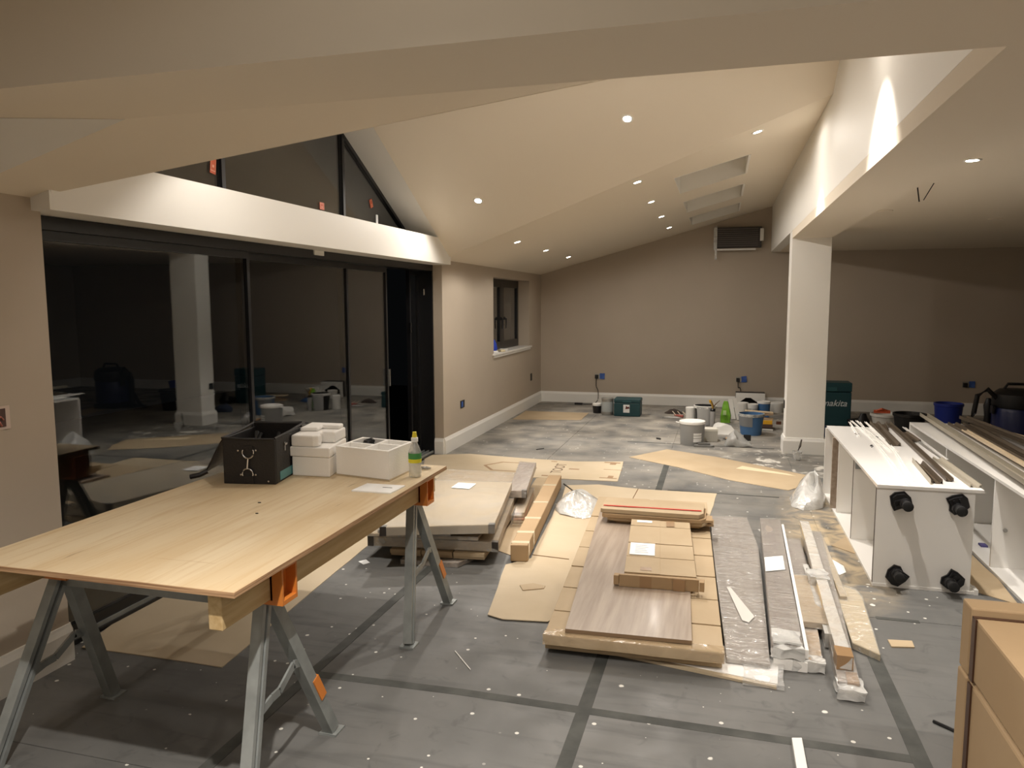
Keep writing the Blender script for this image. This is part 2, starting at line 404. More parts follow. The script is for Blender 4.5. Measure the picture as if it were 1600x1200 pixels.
# header box over the glazed doors
struct(MB().box(-3.12, -2.7, 2.555, 7.385, 1.992, 2.242).build('trim_header', white_m))
struct(MB().box(-3.12, -2.9, 2.4, 7.6, 3.42, 3.6).build('wall_gable_cap', white_m))
xk = XW+(2.25-ZE)/SM
struct(MB().add([(XW, 2.02, 2.249), (XW, 2.2755, ZE), (xk, 2.2755, 2.249), (XW, 2.2755, 2.249)], [(0, 2, 1), (0, 3, 2), (0, 1, 3), (1, 2, 3)]).build('trim_infill', white_m))  # infill facet painted lighter than the slope to offset its darker shading
# exterior patio in the dark
struct(MB().box(-9, -3.1, -2, 14, -.2, -.06).build('ground', mat('patio_slab', (60, 60, 58), .8)))

# column
cl = struct(MB().box(.69, 1.075, 8.35, 8.62, 0, ZC).build('trim_column', white_m, bevel=.004))
def skirt(name, a, b, inward, h=.17, th=.02, ends=True):
    a = Vector(a+(0,)); b = Vector(b+(0,)); n = Vector(inward+(0,))
    sec = [(0, 0), (th, 0), (th, h-.035), (th*.55, h-.012), (th*.4, h), (0, h)]
    return struct(MB().loft([[p+n*s+Vector((0, 0, z)) for s, z in sec] for p in (a, b)]).build(name, skirt_m))
skirt('baseboard_left', (XW, 7.385), (XW, YF), (1, 0)); skirt('baseboard_left_near', (XW, YB), (XW, 2.6), (1, 0))
skirt('baseboard_jamb_far', (XW, 7.385), (-2.93, 7.385), (0, -1)); skirt('baseboard_jamb_near', (XW, 2.6), (-2.9, 2.6), (0, 1))
skirt('baseboard_far', (XW, YF), (XR, YF), (0, -1)); skirt('baseboard_right', (XR, YB), (XR, YF), (-1, 0))
cb = MB().loft([[(.69-g, 8.35-g, z), (1.075+g, 8.35-g, z), (1.075+g, 8.62+g, z), (.69-g, 8.62+g, z)] for g, z in ((.02, 0), (.02, .135), (.011, .158), (.008, .17), (.0005, .171))])
struct(cb.build('baseboard_column', skirt_m))

# skylight wells
for i, (a0, a1) in enumerate(sky):
    z0, z1 = zmain(SX0), zmain(SX1); H = .3
    wl = MB()
    k_ = .004
    for (xa, ya, xb, yb) in ((SX0+k_, a0+k_, SX1-k_, a0+k_), (SX1-k_, a0+k_, SX1-k_, a1-k_), (SX1-k_, a1-k_, SX0+k_, a1-k_), (SX0+k_, a1-k_, SX0+k_, a0+k_)):
        d = Vector((yb-ya, xa-xb, 0)).normalized()*.02
        p = [Vector((xa, ya, zmain(xa)+.0)), Vector((xb, yb, zmain(xb)+.0))]; q = [v+Vector((0, 0, H)) for v in p]
        wl.add(p+q+[v+d for v in p]+[v+d for v in q], [(0, 1, 3, 2), (5, 4, 6, 7), (0, 4, 5, 1), (2, 3, 7, 6), (0, 2, 6, 4), (1, 5, 7, 3)])
    sk = struct(wl.build('window_%d' % (i+3), white_m))
    MB().add([(SX0, a0, z0+H), (SX1, a0, z1+H), (SX1, a1, z1+H), (SX0, a1, z0+H), (SX0, a0, z0+H+.02), (SX1, a0, z1+H+.02), (SX1, a1, z1+H+.02), (SX0, a1, z0+H+.02)],
             [(3, 2, 1, 0), (4, 5, 6, 7), (0, 1, 5, 4), (1, 2, 6, 5), (2, 3, 7, 6), (3, 0, 4, 7)]).build('blind', mat('skylight_blind', (190, 180, 164), .8), sk)
    f = MB()
    for (xa, ya, xb, yb) in ((SX0, a0, SX1, a0+.04), (SX0, a1-.04, SX1, a1), (SX0, a0+.04, SX0+.04, a1-.04), (SX1-.04, a0+.04, SX1, a1-.04)):
        f.add([(xa, ya, zmain(xa)+H-.03), (xb, ya, zmain(xb)+H-.03), (xb, yb, zmain(xb)+H-.03), (xa, yb, zmain(xa)+H-.03), (xa, ya, zmain(xa)+H), (xb, ya, zmain(xb)+H), (xb, yb, zmain(xb)+H), (xa, yb, zmain(xa)+H)],
              [(3, 2, 1, 0), (4, 5, 6, 7), (0, 1, 5, 4), (1, 2, 6, 5), (2, 3, 7, 6), (3, 0, 4, 7)])
    f.build('sash_frame', white_m, sk)
MB().box(.1, .14, 6.96, 6.99, zmain(.1)+.03, zmain(.1)+.09).build('latch', ink_m, bpy.data.objects['window_3'])

# ------------------------------------------------------------------ glazed doors
door = struct(MB().box(-3.1, -2.9, 2.6, 2.66, 0, 1.992).build('door_1', alu_m, org=(XW, 2.6, 0)))
MB().box(-3.1, -2.9, 7.36, 7.42, 0, 1.992).build('jamb', alu_m, door)
MB().box(-3.1, -2.9, 2.66, 7.36, 1.93, 1.99).build('head_frame', alu_m, door)
MB().box(-3.1, -2.9, 2.6, 7.42, -.0, .02).build('threshold', alu_m, door)
for x in (-2.915, -2.965, -3.015, -3.065):
    MB().box(x-.005, x+.005, 2.66, 7.36, .02, .04).build('track', galv_m, door)
def panel(y0, y1, x):
    f = MB(); z0, z1 = .04, 1.93; wd = .028
    f.box(x-.02, x+.02, y0, y0+wd, z0, z1); f.box(x-.02, x+.02, y1-wd, y1, z0, z1)
    f.box(x-.02, x+.02, y0+wd, y1-wd, z0, z0+.05); f.box(x-.02, x+.02, y0+wd, y1-wd, z1-.045, z1)
    p = f.build('sliding_panel', alu_m, door)
    MB().box(x-.012, x+.008, y0+wd-.01, y1-wd+.01, z0+.04, z1-.04).build('pane', glass_m, p)
    return p
panel(2.662, 4.24, -2.94); panel(4.20, 5.66, -2.99); p3 = panel(5.62, 6.52, -3.04)
MB().box(-3.02, -3.0, 6.495, 6.515, .82, .98).build('pull_handle', steel_m, p3)
panel(7.12, 7.37, -3.07)
lk = MB().box(-2.91, -2.9, 7.12, 7.15, 1.68, 1.74); lk.box(-3.05, -3.035, 7.1, 7.12, 1.3, 1.4)
lk.build('lock_keep', steel_m, door)
MB().box(-2.93, -2.89, 5.0, 5.14, 1.955, 1.99).build('packer', whitep_m, door)

# gable glass
gw = MB(); XG = -3.06
def gz(y): return zg(y)+.075
def bar2(mb, a, b, wd=.034):
    a = Vector(a); b = Vector(b); t = (b-a).normalized(); u = Vector((1, 0, 0)); v = u.cross(t)
    mb.loft([[p+u*s+v*q for s, q in ((-.03, -wd/2), (.03, -wd/2), (.03, wd/2), (-.03, wd/2))] for p in (a, b)])
bar2(gw, (XG, YG0-.1, gz(YG0)-.02-.05), (XG, YGM, gz(YGM)-.03)); bar2(gw, (XG, YGM, gz(YGM)-.03), (XG, YG1+.1, gz(YG1)-.02-.05))
bar2(gw, (XG, 3.0, 2.262), (XG, 7.0, 2.262), .04)
for y in (4.17, 5.75): bar2(gw, (XG, y, 2.25), (XG, y, gz(y)-.03), .036)
g2 = struct(gw.build('window_2', alu_m))
MB().loft([[(x, YG0-.1, 2.1), (x, YG1+.1, 2.1), (x, YGM, gz(YGM)+.0)] for x in (XG-.01, XG+.01)]).build('pane', glass_m, g2)
sticker_m = mat('orange_warning_sticker', (206, 96, 60), .6); stickw_m = mat('sticker_print', (230, 170, 140), .6)
def sticker(name, label, u, v, wdt, h, rot=0, m=sticker_m, printed=True):
    p = atx(u, v, XG+.012); t = thing(name, label, 'sticker', p)
    M = Matrix.Translation(p) @ Matrix.Rotation(rot, 4, 'X')
    MB().box(0, .001, -wdt/2, wdt/2, -h/2, h/2).t(M).build('sticker_sheet', m, t)
    if printed:
        k = MB(); k.box(.001, .0016, -wdt*.4, wdt*.4, h*.34, h*.38).box(.001, .0016, -wdt*.4, wdt*.4, -h*.38, -h*.34)
        k.box(.001, .0016, -wdt*.42, -wdt*.38, -h*.38, h*.38).box(.001, .0016, wdt*.38, wdt*.42, -h*.38, h*.38).box(.001, .0016, -wdt*.15, wdt*.15, -h*.2, -h*.08)
        k.t(M).build('sticker_print', stickw_m, t)
sticker('warning_sticker', 'long orange warning sticker hanging beside the left bar of the gable glass', 333, 255, .055, .13, R(-8))
sticker('warning_sticker', 'square orange warning sticker low on the middle pane of the gable glass', 503, 322, .07, .055)
sticker('warning_sticker', 'tilted orange warning sticker near the sloping right edge of the gable glass', 580, 318, .055, .075, R(22))
sticker('paper_tag', 'narrow white paper tag low in the right corner of the gable glass', 589, 343, .045, .085, 0, label_m, False)
sticker('glazing_packer', 'small pale glazing packer at the far left tip of the gable glass', 251, 263, .03, .025, 0, whitep_m, False)

# ------------------------------------------------------------------ small window on the left wall
w1 = MB(); XI = -2.97
w1.box(XI-.05, XI, 9.22, 9.28, .95, 1.925).box(XI-.05, XI, 11.02, 11.08, .95, 1.925).box(XI-.05, XI, 9.28, 11.02, 1.865, 1.925).box(XI-.05, XI, 9.28, 11.02, .95, 1.01)
w1.box(XI-.05, XI+.012, 10.1, 10.2, 1.01, 1.865)
w1o = struct(w1.build('window_1', alu_m))
for y0, y1 in ((9.28, 10.1), (10.2, 11.02)):
    s = MB(); s.box(XI-.04, XI+.01, y0, y0+.05, 1.01, 1.865).box(XI-.04, XI+.01, y1-.05, y1, 1.01, 1.865).box(XI-.04, XI+.01, y0+.05, y1-.05, 1.815, 1.865).box(XI-.04, XI+.01, y0+.05, y1-.05, 1.01, 1.06)
    so = s.build('sash', alu_m, w1o)
    MB().box(XI-.025, XI-.01, y0+.045, y1-.045, 1.055, 1.82).build('pane', glass_m, so)
for y in (10.07, 10.24):
    h = MB(); h.box(XI+.01, XI+.035, y-.012, y+.012, 1.36, 1.4).tube([(XI+.035, y, 1.38), (XI+.045, y+.01, 1.38), (XI+.045, y+.012, 1.30), (XI+.04, y+.01, 1.24)], .009)
    h.build('window_handle', black_m, w1o, smooth=True)
MB().box(-3.0, XW+.035, 9.17, 11.13, .925, .95).build('window_sill', skirt_m, w1o, bevel=.004)
MB().box(XW, XW+.02, 9.2, 11.1, .895, .925).build('sill_moulding', skirt_m, w1o)

# ------------------------------------------------------------------ downlights
lens_m = mat('lamp_lens', (255, 250, 240), .3, emit=((1.0, .93, .82), 26)); ring_m = mat('white_bezel', (240, 238, 232), .35)
dead_m = mat('unlit_lens', (210, 205, 195), .3)
def downlight(x, y, z, nrm, label, power=1.0, group='recessed downlights', spill=1.0, ang=None):
    n = Vector(nrm).normalized(); p = Vector((x, y, z))
    t = thing('downlight', label, 'downlight', p, group)
    q = n.to_track_quat('Z', 'Y').to_matrix().to_4x4(); M = Matrix.Translation(p) @ q
    MB().lathe((0, 0, 0), [(.030, .0), (.030, .004), (.042, .005), (.045, .001), (.045, -.0)], 28, False).t(M).build('bezel', ring_m, t, smooth=True)
    MB().lathe((0, 0, .002), [(.0301, 0), (.0301, .002)], 24).t(M).build('lens', lens_m if power else dead_m, t)
    if power:
        for nm, wt, ang, bl in (('downlight_beam', LAMP_W, ang or LAMP_ANGLE, .7 if not ang or ang < 90 else 1.0), ('downlight_spill', SPILL_W*spill, 172, .3)):
            ld = bpy.data.lights.new(nm, 'SPOT'); ld.energy = wt*power; ld.color = LAMP_COL
            ld.spot_size = R(ang); ld.spot_blend = bl; ld.shadow_soft_size = .03
            lo = bpy.data.objects.new(nm, ld); sc.collection.objects.link(lo); lo.parent = t
            lo.matrix_local = Matrix.Translation(n*.014) @ n.to_track_quat('-Z', 'Y').to_matrix().to_4x4()
    return t
NM = (SM, 0, -1); NGF = (0, -SG, -1); NGN = (0, SG, -1); ND = (0, 0, -1)
for i, (y, o_) in enumerate(((7.86-1.31, 'first and nearest'), (7.86, 'second'), (9.23, 'third'), (10.61, 'fourth and farthest'))):
    downlight(-.71, y, zmain(-.71), NM, 'lit recessed downlight, %s of the row of four beside the skylights' % o_, (1, 1, .8, .5)[i], spill=(1, .8, .5, .3)[i])
for i, (y, o_) in enumerate(((7.76, 'nearest'), (9.11, 'middle'), (10.53, 'farthest'))):
    downlight(-2.09, y, zmain(-2.09), NM, 'lit recessed downlight, %s of three low on the slope above the small window' % o_, (1, .8, .5)[i], spill=(.8, .5, .3)[i])
downlight(.23, 6.08, zmain(.23), NM, 'lit recessed downlight on the slope close to the bulkhead before the skylights', 1.0, spill=.25, ang=66)
downlight(-2.12, 6.53, zg(6.53), NGF, 'lit recessed downlight low on the gable slope nearest the glazed doors')
downlight(-.70, 5.72, zg(5.72), NGF, 'lit recessed downlight high on the gable slope, largest in the photo', spill=.6)
downlight(1.24, 4.5, ZC, ND, 'lit recessed downlight in the flat ceiling right of the beam', 1.0, spill=.08, ang=100)
# lamps of the same kind that the cross beam hides from here
for x, y, o_ in ((-.70, 4.05, 'upper'), (-2.12, 3.45, 'lower')): downlight(x, y, zg(y), NGN, 'lit recessed downlight, %s one on the near gable slope turned away from the viewer' % o_, spill=.45)
downlight(.36, 3.86, zmain(.36), NM, 'lit recessed downlight close to the bulkhead, hidden behind the cross beam', 1.15, spill=.08, ang=68)
for x, y, p_, s_, o_ in ((-.7, .95, 3.0, .05, 'nearest the work table'), (-1.9, -.9, 1.2, .05, 'at the left behind the viewer'), (1.5, 1.1, 2.2, .05, 'above the big cartons'), (-.6, -1.6, 1.5, .5, 'at the back left'), (1.6, -1.6, 1.5, .6, 'at the back right')):
    downlight(x, y, 2.78, ND, 'recessed downlight in the near room behind the cross beam, %s' % o_, p_, spill=s_, ang=124)

# ================================================================== TRESTLE TABLE
ZT = .77
def trestle(y0, label, xl=-2.31, xr=-1.43):
    t = thing('sawhorse', label, 'sawhorse', ((xl+xr)/2, y0, 0), 'folding steel sawhorses')
    def sec(w_=.024, d=.02): return [(-w_, -d), (w_, -d), (w_, d), (w_*.3, d), (w_*.15, d*.2), (-w_*.15, d*.2), (-w_*.3, d), (-w_, d)]
    for s, x in ((-1, xl), (1, xr)):
        for q in (-1, 1):
            a = Vector((x-.02*s, y0+q*.012, .63)); b = Vector((x+.06*s, y0+q*.265, .012))
            mb = MB(); sd = Vector((0, 1, 0)).cross((b-a).normalized()).normalized()
            mb.bar(a, b, sec(), side=(0, q, .4))
            leg = mb.build('leg', galv_m, t)
            MB().box(b.x-.035, b.x+.035, b.y-.03, b.y+.04, 0, .008).build('foot_plate', galv_m, leg)
            rb = MB(); c = a.lerp(b, .62); d = a.lerp(b, .76)
            if q > 0:
                rb.bar(c+Vector((.012*s, q*.012, .004)), d+Vector((.012*s, q*.012, .004)), [(-.018, -.012), (.018, -.012), (.022, .014), (.0, .022), (-.022, .014)], side=(0, 1, .4))
                rb.build('release_clip', orange_m, leg)
        c0 = Vector((x+.03*s, y0-.15, .28)); c1 = Vector((x+.03*s, y0+.15, .33))
        br = MB(); pts = [c0, c0.lerp(c1, .3)+Vector((0, 0, .006)), c0.lerp(c1, .45)+Vector((0, 0, .0)), c0.lerp(c1, .75)+Vector((0, 0, .035)), c1]
        for p, q2 in zip(pts, pts[1:]): br.bar(p, q2, [(-.004, -.014), (.004, -.014), (.004, .014), (-.004, .014)], side=(1, 0, 0))
        br.build('hinged_brace', galv_m, t)
        # orange bracket that takes the bearer
        k = MB(); xo = x+.03 if s > 0 else x-.03
        k.box(x-.045, x+.075, y0-.045, y0+.045, .615, .63)
        if s > 0:
            k.box(x+.029, x+.037, y0-.045, y0+.045, .63, .742); k.box(x+.03, x+.075, y0-.045, y0-.037, .63, .742); k.box(x+.03, x+.075, y0+.037, y0+.045, .63, .742)
            k.box(x+.03, x+.075, y0-.037, y0+.037, .734, .742)
        else:
            k.box(x-.085, x-.075, y0-.045, y0+.045, .615, .742); k.box(x-.075, x-.045, y0-.045, y0+.045, .615, .625)
        k.build('bearer_bracket', orange_m, t)
    MB().box(xl, xr, y0-.02, y0+.02, .585, .614).build('crossbar', galv_m, t)
    return t
trestle(2.12, 'galvanised folding sawhorse under the near end of the plywood sheet')
trestle(3.38, 'galvanised folding sawhorse under the far end of the plywood sheet')
tag(MB().box(-1.45, -1.402, 1.83, 3.56, .6315, .7515).build('bearer', timber_m, bevel=.003), 'softwood bearer resting in the orange brackets along the right edge of the table', 'timber', 'bearers under the plywood')
tag(MB().box(-2.345, -2.297, 1.55, 3.50, .6315, .7515).build('bearer', timber_m, bevel=.003), 'softwood bearer jutting out under the left edge of the plywood', 'timber', 'bearers under the plywood')
pt = MB().box(-2.36, -1.335, 1.80, 3.55, .752, .752+.018).build('plywood_sheet', ply_m)
tag(pt, 'large pale plywood sheet laid over two sawhorses as a work table', 'plywood')
MB().box(-2.362, -1.333, 1.7985, 1.8, .7525, .7695).box(-1.335, -1.3335, 1.80, 3.55, .7525, .7695).build('veneer_edge', plyedge_m, pt)

# things on the table -----------------------------------------------------------
def para(a, b, c): return a+c-b
# black open case
bw, bd, bh = .25, .35, .215
B = Matrix.Translation((-2.2, 2.93, ZT)) @ Matrix.Rotation(R(10.4), 4, 'Z')
bag = thing('tool_bag', 'open black leathercloth tool bag with chrome rings on its end', 'bag', (-2.2, 2.93, ZT))
mb = MB(); th = .012
mb.box(0, bw, 0, th, 0, bh).box(0, bw, bd-th, bd, 0, bh+.02).box(0, th, th, bd-th, 0, bh).box(bw-th, bw, th, bd-th, 0, bh).box(th, bw-th, th, bd-th, 0, .01)
mb.t(B).build('body', leather_m, bag, bevel=.004)
rim = MB()
for a, b in (((0, 0, bh), (bw, 0, bh-.004)), ((bw, 0, bh), (bw+.012, bd, bh+.022)), ((0, bd, bh+.02), (bw, bd, bh+.02)), ((0, 0, bh), (0, bd, bh+.018))):
    rim.tube([B @ Vector(a), B @ (Vector(a).lerp(Vector(b), .5)+Vector((0, 0, -.004))), B @ Vector(b)], .0055, 8)
rim.build('rim_piping', leather_m, bag, smooth=True)
fl_ = MB(); P0 = [(-.002, .02, bh-.003), (-.002, bd-.02, bh+.01), (-.13, bd-.06, .045), (-.135, .1, .03)]
vv = [B @ Vector(p) for p in P0]; dn = Vector((-.012, 0, -.006))
fl_.add(vv+[v+dn for v in vv], [(0, 1, 2, 3), (7, 6, 5, 4), (0, 4, 5, 1), (1, 5, 6, 2), (2, 6, 7, 3), (3, 7, 4, 0)]).sub(2).rough(.004, 9)
fo = fl_.build('lid_flap', leather_m, bag, smooth=True)
MB().tube([B @ Vector((-.13, .1, .035)), B @ Vector((-.16, .08, .02)), B @ Vector((-.2, .07, .012))], .012, 8).build('flap_handle', leather_m, fo, smooth=True)
hw = MB()
def ringpts(cx, cz, r, a0, a1, n=12): return [B @ Vector((cx+r*math.cos(R(a0+(a1-a0)*i/n)), -.008, cz+r*math.sin(R(a0+(a1-a0)*i/n)))) for i in range(n+1)]
hw.tube(ringpts(.125, .15, .027, 150, 390), .0035, 6); hw.tube(ringpts(.12, .05, .025, -20, 200), .0035, 6)
hw.tube([B @ Vector((.125, -.01, .123)), B @ Vector((.12, -.012, .075))], .005, 6)
hw.build('ring_clasp', steel_m, bag, smooth=True)
for (cx, cz) in ((.075, .158), (.16, .16), (.085, .045), (.155, .045), (.215, .015)):
    MB().lathe((0, 0, 0), [(.005, 0), (.0045, .003), (.0, .004)], 10).t(B @ Matrix.Translation((cx, -.0005, cz)) @ Matrix.Rotation(R(90), 4, 'X')).build('rivet', steel_m, bag)
MB().box(.105, .145, -.004, 0, .165, .18).t(B).build('leather_tab', leather_m, bag); MB().box(.1, .145, -.004, 0, .005, .04).t(B).build('leather_tab', leather_m, bag)
MB().box(bw, bw+.002, .05, .2, .01, .05).t(B).build('teal_badge', mat('teal_badge', (90, 150, 156), .4), bag)
lt = MB(); lt.box(bw, bw+.006, .1, .112, .14, .18).box(bw, bw+.008, .1, .13, .165, .175); lt.t(B).build('side_latch', steel_m, bag)
ins = MB(); ins.tube([B @ Vector((.05, .05, .02)), B @ Vector((.1, .2, bh-.01))], .01, 6).tube([B @ Vector((.16, .08, .02)), B @ Vector((.19, .2, bh-.005))], .008, 6).tube([B @ Vector((.1, .12, .02)), B @ Vector((.06, .24, bh-.01))], .012, 6)
tag(ins.build('hand_tools', black_m, org=(B @ Vector((.1, .1, .02)))), 'dark hand tools standing inside the open black bag', 'tools')

# polystyrene blocks
a = at(457, 743, ZT); b = at(516, 746, ZT); d_ = (at(548, 722, ZT)-b); d_ = d_.normalized()*.27
def quad(a, b, d, g=0.0, sh=(0, 0)):
    ux = (b-a).normalized(); uy = d.normalized()
    q = [a-ux*g-uy*g, b+ux*g-uy*g, b+d+ux*g+uy*g, a+d-ux*g+uy*g]
    return [(p.x+sh[0], p.y+sh[1]) for p in q]
GP = 'polystyrene packing blocks stacked by the bag'
tag(MB().prism(quad(a, b, d_), ZT, ZT+.095).build('polystyrene_block', poly_m, bevel=.006), 'tall white polystyrene block at the bottom of the stack beside the black bag', 'polystyrene', GP)
tag(MB().prism(quad(a, b, d_, .006, (-.004, 0)), ZT+.096, ZT+.143).build('polystyrene_block', poly_m, bevel=.006), 'white polystyrene slab in the middle of the stack beside the black bag', 'polystyrene', GP)
top = MB(); zt = ZT+.144; ux = (b-a).normalized(); uy = d_.normalized()
A = a-ux*.002-uy*.0
def lp(x, y, z): p = A+ux*x+uy*y; return (p.x, p.y, z)
L1 = [(0, 0), (.115, 0), (.14, .015), (.145, .05), (.12, .07), (.125, .12), (.19, .12), (.2, .28), (0, .28)]
q = [lp(x, y, 0)[:2] for x, y in L1]; top.prism(q, zt, zt+.055)
L2 = [(.01, .1), (.1, .12), (.1, .2), (.19, .2), (.19, .275), (.01, .275)]
top.prism([lp(x, y, 0)[:2] for x, y in L2], zt+.0551, zt+.075)
tag(top.build('polystyrene_block', poly_m, bevel=.008), 'moulded white polystyrene piece with a cut-out, on top of the stack beside the bag', 'polystyrene', GP)

a = at(526, 742, ZT); b = at(608, 752, ZT); c = at(633, 740, ZT); d_ = c-b
d_ = d_.normalized()*.26
tag(MB().prism(quad(a, b, d_, .004), ZT, ZT+.006).build('packing_board', card2_m), 'thin pale board under the white polystyrene box', 'board')
bx = MB(); z0 = ZT+.007; z1 = ZT+.142; ux = (b-a).normalized(); uy = d_.normalized(); W = (b-a).length; D = d_.length
def lq(x0, x1, y0, y1): return [((a+ux*x+uy*y).x, (a+ux*x+uy*y).y) for x, y in ((x0, y0), (x1, y0), (x1, y1), (x0, y1))]
t_ = .016
bx.prism(lq(0, W, 0, t_), z0, z1).prism(lq(0, W, D-t_, D), z0, z1).prism(lq(0, t_, t_, D-t_), z0, z1).prism(lq(W-t_, W, t_, D-t_), z0, z1).prism(lq(t_, W-t_, t_, D-t_), z0, z0+.02)
bx.prism(lq(W*.5, W*.5+t_, t_, D-t_), z0+.02, z1).prism(lq(t_, W*.5, D*.42, D*.42+t_), z0+.02, z1).prism(lq(W*.5+t_, W-t_, D*.55, D*.55+t_), z0+.02, z1)
bx.prism(lq(t_, W*.5, t_, D*.42), z0+.02, z1-.02).prism(lq(W*.5+t_, W-t_, t_, D*.55), z0+.02, z1-.03).prism(lq(W*.5+t_, W-t_, D*.55+t_, D-t_), z0+.02, z1-.035)
tag(bx.build('polystyrene_box', poly_m), 'white polystyrene box with moulded compartments beside the drinks bottle', 'box')
p = a+ux*W*.26+uy*D*.72
k = MB().lathe((p.x, p.y, z0+.021), [(.03, 0), (.034, .05), (.03, .1), (.022, .118), (.01, .118)], 12).tube([(p.x-.02, p.y, z1-.004), (p.x+.01, p.y+.015, z1+.006), (p.x+.03, p.y-.005, z1)], .009, 6)
tag(k.build('light_fitting', black_m, smooth=True), 'black fitting sitting in a compartment of the white polystyrene box', 'fitting')

# bottle
p = at(645, 747, ZT); p.y += .03
bo = thing('drinks_bottle', 'clear plastic drinks bottle with yellow sports cap and green label', 'bottle', (p.x, p.y, ZT))
MB().lathe(p, [(.024, 0), (.03, .004), (.031, .03), (.029, .05), (.031, .07), (.031, .11), (.030, .125), (.018, .155), (.0145, .163), (.0145, .175)], 24).build('body', clear_m, bo, smooth=True)
MB().lathe(p, [(.0285, .004), (.0287, .068), (.01, .0681)], 20).build('drink', mat('pale_juice', (230, 224, 190), .1, alpha=.35), bo, smooth=True)
MB().lathe(p, [(.0318, .072), (.0318, .09)], 24, False).build('label_yellow', mat('yellow_label', (226, 214, 50), .5), bo, smooth=True)
MB().lathe(p, [(.0318, .09), (.0318, .118)], 24, False).build('label_green', mat('green_label', (66, 140, 70), .5), bo, smooth=True)
MB().lathe(p, [(.0165, .172), (.0165, .19), (.012, .193)], 18).build('cap', label_m, bo, smooth=True)
MB().lathe(p, [(.011, .193), (.012, .198), (.009, .212), (.01, .218), (.004, .219)], 16).build('sport_top', mat('yellow_cap', (238, 220, 60), .4), bo, smooth=True)

q = [at(549, 768, ZT), at(574, 757, ZT), at(633, 760.5, ZT), at(611, 772, ZT)]
nb = tag(MB().prism([(v.x, v.y) for v in q], ZT, ZT+.006).build('notepad', label_m), 'white paper notepad lying near the right edge of the table', 'notepad')
c_ = (q[0]+q[2])/2
MB().box(c_.x+.015, c_.x+.06, c_.y+.01, c_.y+.016, ZT+.006, ZT+.0068).build('pen_mark', ink_m, nb)
p = at(664, 733, ZT)
tag(MB().tube([(p.x-.03, p.y, ZT+.006), (p.x, p.y+.01, ZT+.008), (p.x+.03, p.y, ZT+.006)], .005, 6).box(p.x-.01, p.x+.02, p.y-.02, p.y-.005, ZT, ZT+.006).build('metal_offcut', steel_m), 'small metal offcut beyond the drinks bottle at the table corner', 'offcut')
for (u, v, r_, lb) in ((405, 786, .006, 'dark screw lying on the plywood nearer the tool bag'), (401, 803, .005, 'dark screw lying farther down the middle of the plywood')):
    p = at(u, v, ZT)
    tag(MB().tube([(p.x-r_, p.y, ZT+.002), (p.x+r_, p.y+.003, ZT+.002)], .002, 6).build('screw', black_m), lb, 'screw')

# ================================================================== CARDBOARD ON THE FLOOR
def sheet(name, label, cat, px, z0=0, th=.004, m=card2_m, jit=.006, group=None):
    pts = [at(u, v, z0+th) for u, v in px]; out = []
    for i, p in enumerate(pts):
        q = pts[(i+1) % len(pts)]; n = max(1, int((q-p).length/.18)); nrm = (q-p).cross(Vector((0, 0, 1))).normalized()
        for k in range(n):
            r = p.lerp(q, k/n)
            if k: r = r+nrm*rnd.uniform(-jit, jit)
            out.append((r.x, r.y))
    o = MB().prism(out, z0, z0+th).build(name, m)
    return tag(o, label, cat, group)
GC = 'cardboard laid on the floor'
sheet('cardboard_sheet', 'long cardboard runner on the floor beneath the plywood table', 'cardboard', [(128, 1011), (240, 1026), (347, 1042), (480, 930), (600, 832), (632, 800), (640, 765), (520, 770), (330, 860)], 0, .004, card2_m, .004, GC)
cs = sheet('cardboard_sheet', 'long printed cardboard strip on the floor at the far end of the glazed doors', 'cardboard', [(664, 711), (735, 709), (820, 716), (900, 721), (974, 721), (965, 752), (900, 749), (838, 746), (760, 748), (690, 752), (660, 738)], 0, .005, card2_m, .004, GC)
def text(body, name, m, parent, M, size, shear=0, th=.0005, ax='CENTER', bold=0):
    cu = bpy.data.curves.new('t', 'FONT'); cu.body = body; cu.size = size; cu.shear = shear; cu.extrude = th; cu.align_x = ax; cu.align_y = 'CENTER'; cu.offset = bold
    ob = bpy.data.objects.new('t', cu); sc.collection.objects.link(ob)
    dg = bpy.context.evaluated_depsgraph_get(); dg.update(); me = bpy.data.meshes.new_from_object(ob.evaluated_get(dg))
    bpy.data.objects.remove(ob); bpy.data.curves.remove(cu)
    me.materials.clear(); me.materials.append(m)
    o = bpy.data.objects.new(name, me); sc.collection.objects.link(o); o.parent = parent
    o.matrix_local = Matrix.Translation(-ORG[parent]) @ M; ORG[o] = ORG[parent]; return o
print_m = mat('brown_carton_print', (150, 122, 92), .8); printd_m = mat('dark_carton_print', (104, 84, 64), .8)
p = at(874, 731.5, .006)
text('TOOT', 'printed_letters', printd_m, cs, Matrix.Translation((p.x, p.y, .0056)) @ Matrix.Rotation(R(92), 4, 'Z'), .145)
def flatmark(name, u, v, w_, h_, par, z=.0052, m=print_m):
    p = at(u, v, z); MB().box(p.x-w_/2, p.x+w_/2, p.y-h_/2, p.y+h_/2, z, z+.0004).build(name, m, par)
for u, v, w_, h_ in ((866, 721, .06, .03), (897, 733, .1, .04), (851, 743, .06, .04), (957, 723, .16, .04), (958, 725, .06, .07), (958, 734, .18, .015), (950, 747, .16, .03), (954, 745, .05, .08)):
    flatmark('printed_mark', u, v, w_, h_, cs)
p = at(797, 729, .006)
MB().loft([[(p.x+r*1.2*math.cos(R(60*i)), p.y+r*math.sin(R(60*i)), .0053) for i in range(6)] for r in (.2, .23)], caps=False).build('printed_hexagon', print_m, cs)
sh = sheet('cardboard_sheet', 'long cardboard sheet lying alone on the floor before the white column', 'cardboard', [(983, 714), (1042, 702), (1120, 714), (1200, 730), (1275, 745), (1262, 757), (1232, 766), (1140, 750), (1060, 730)], 0, .004, card_m, .004, GC)
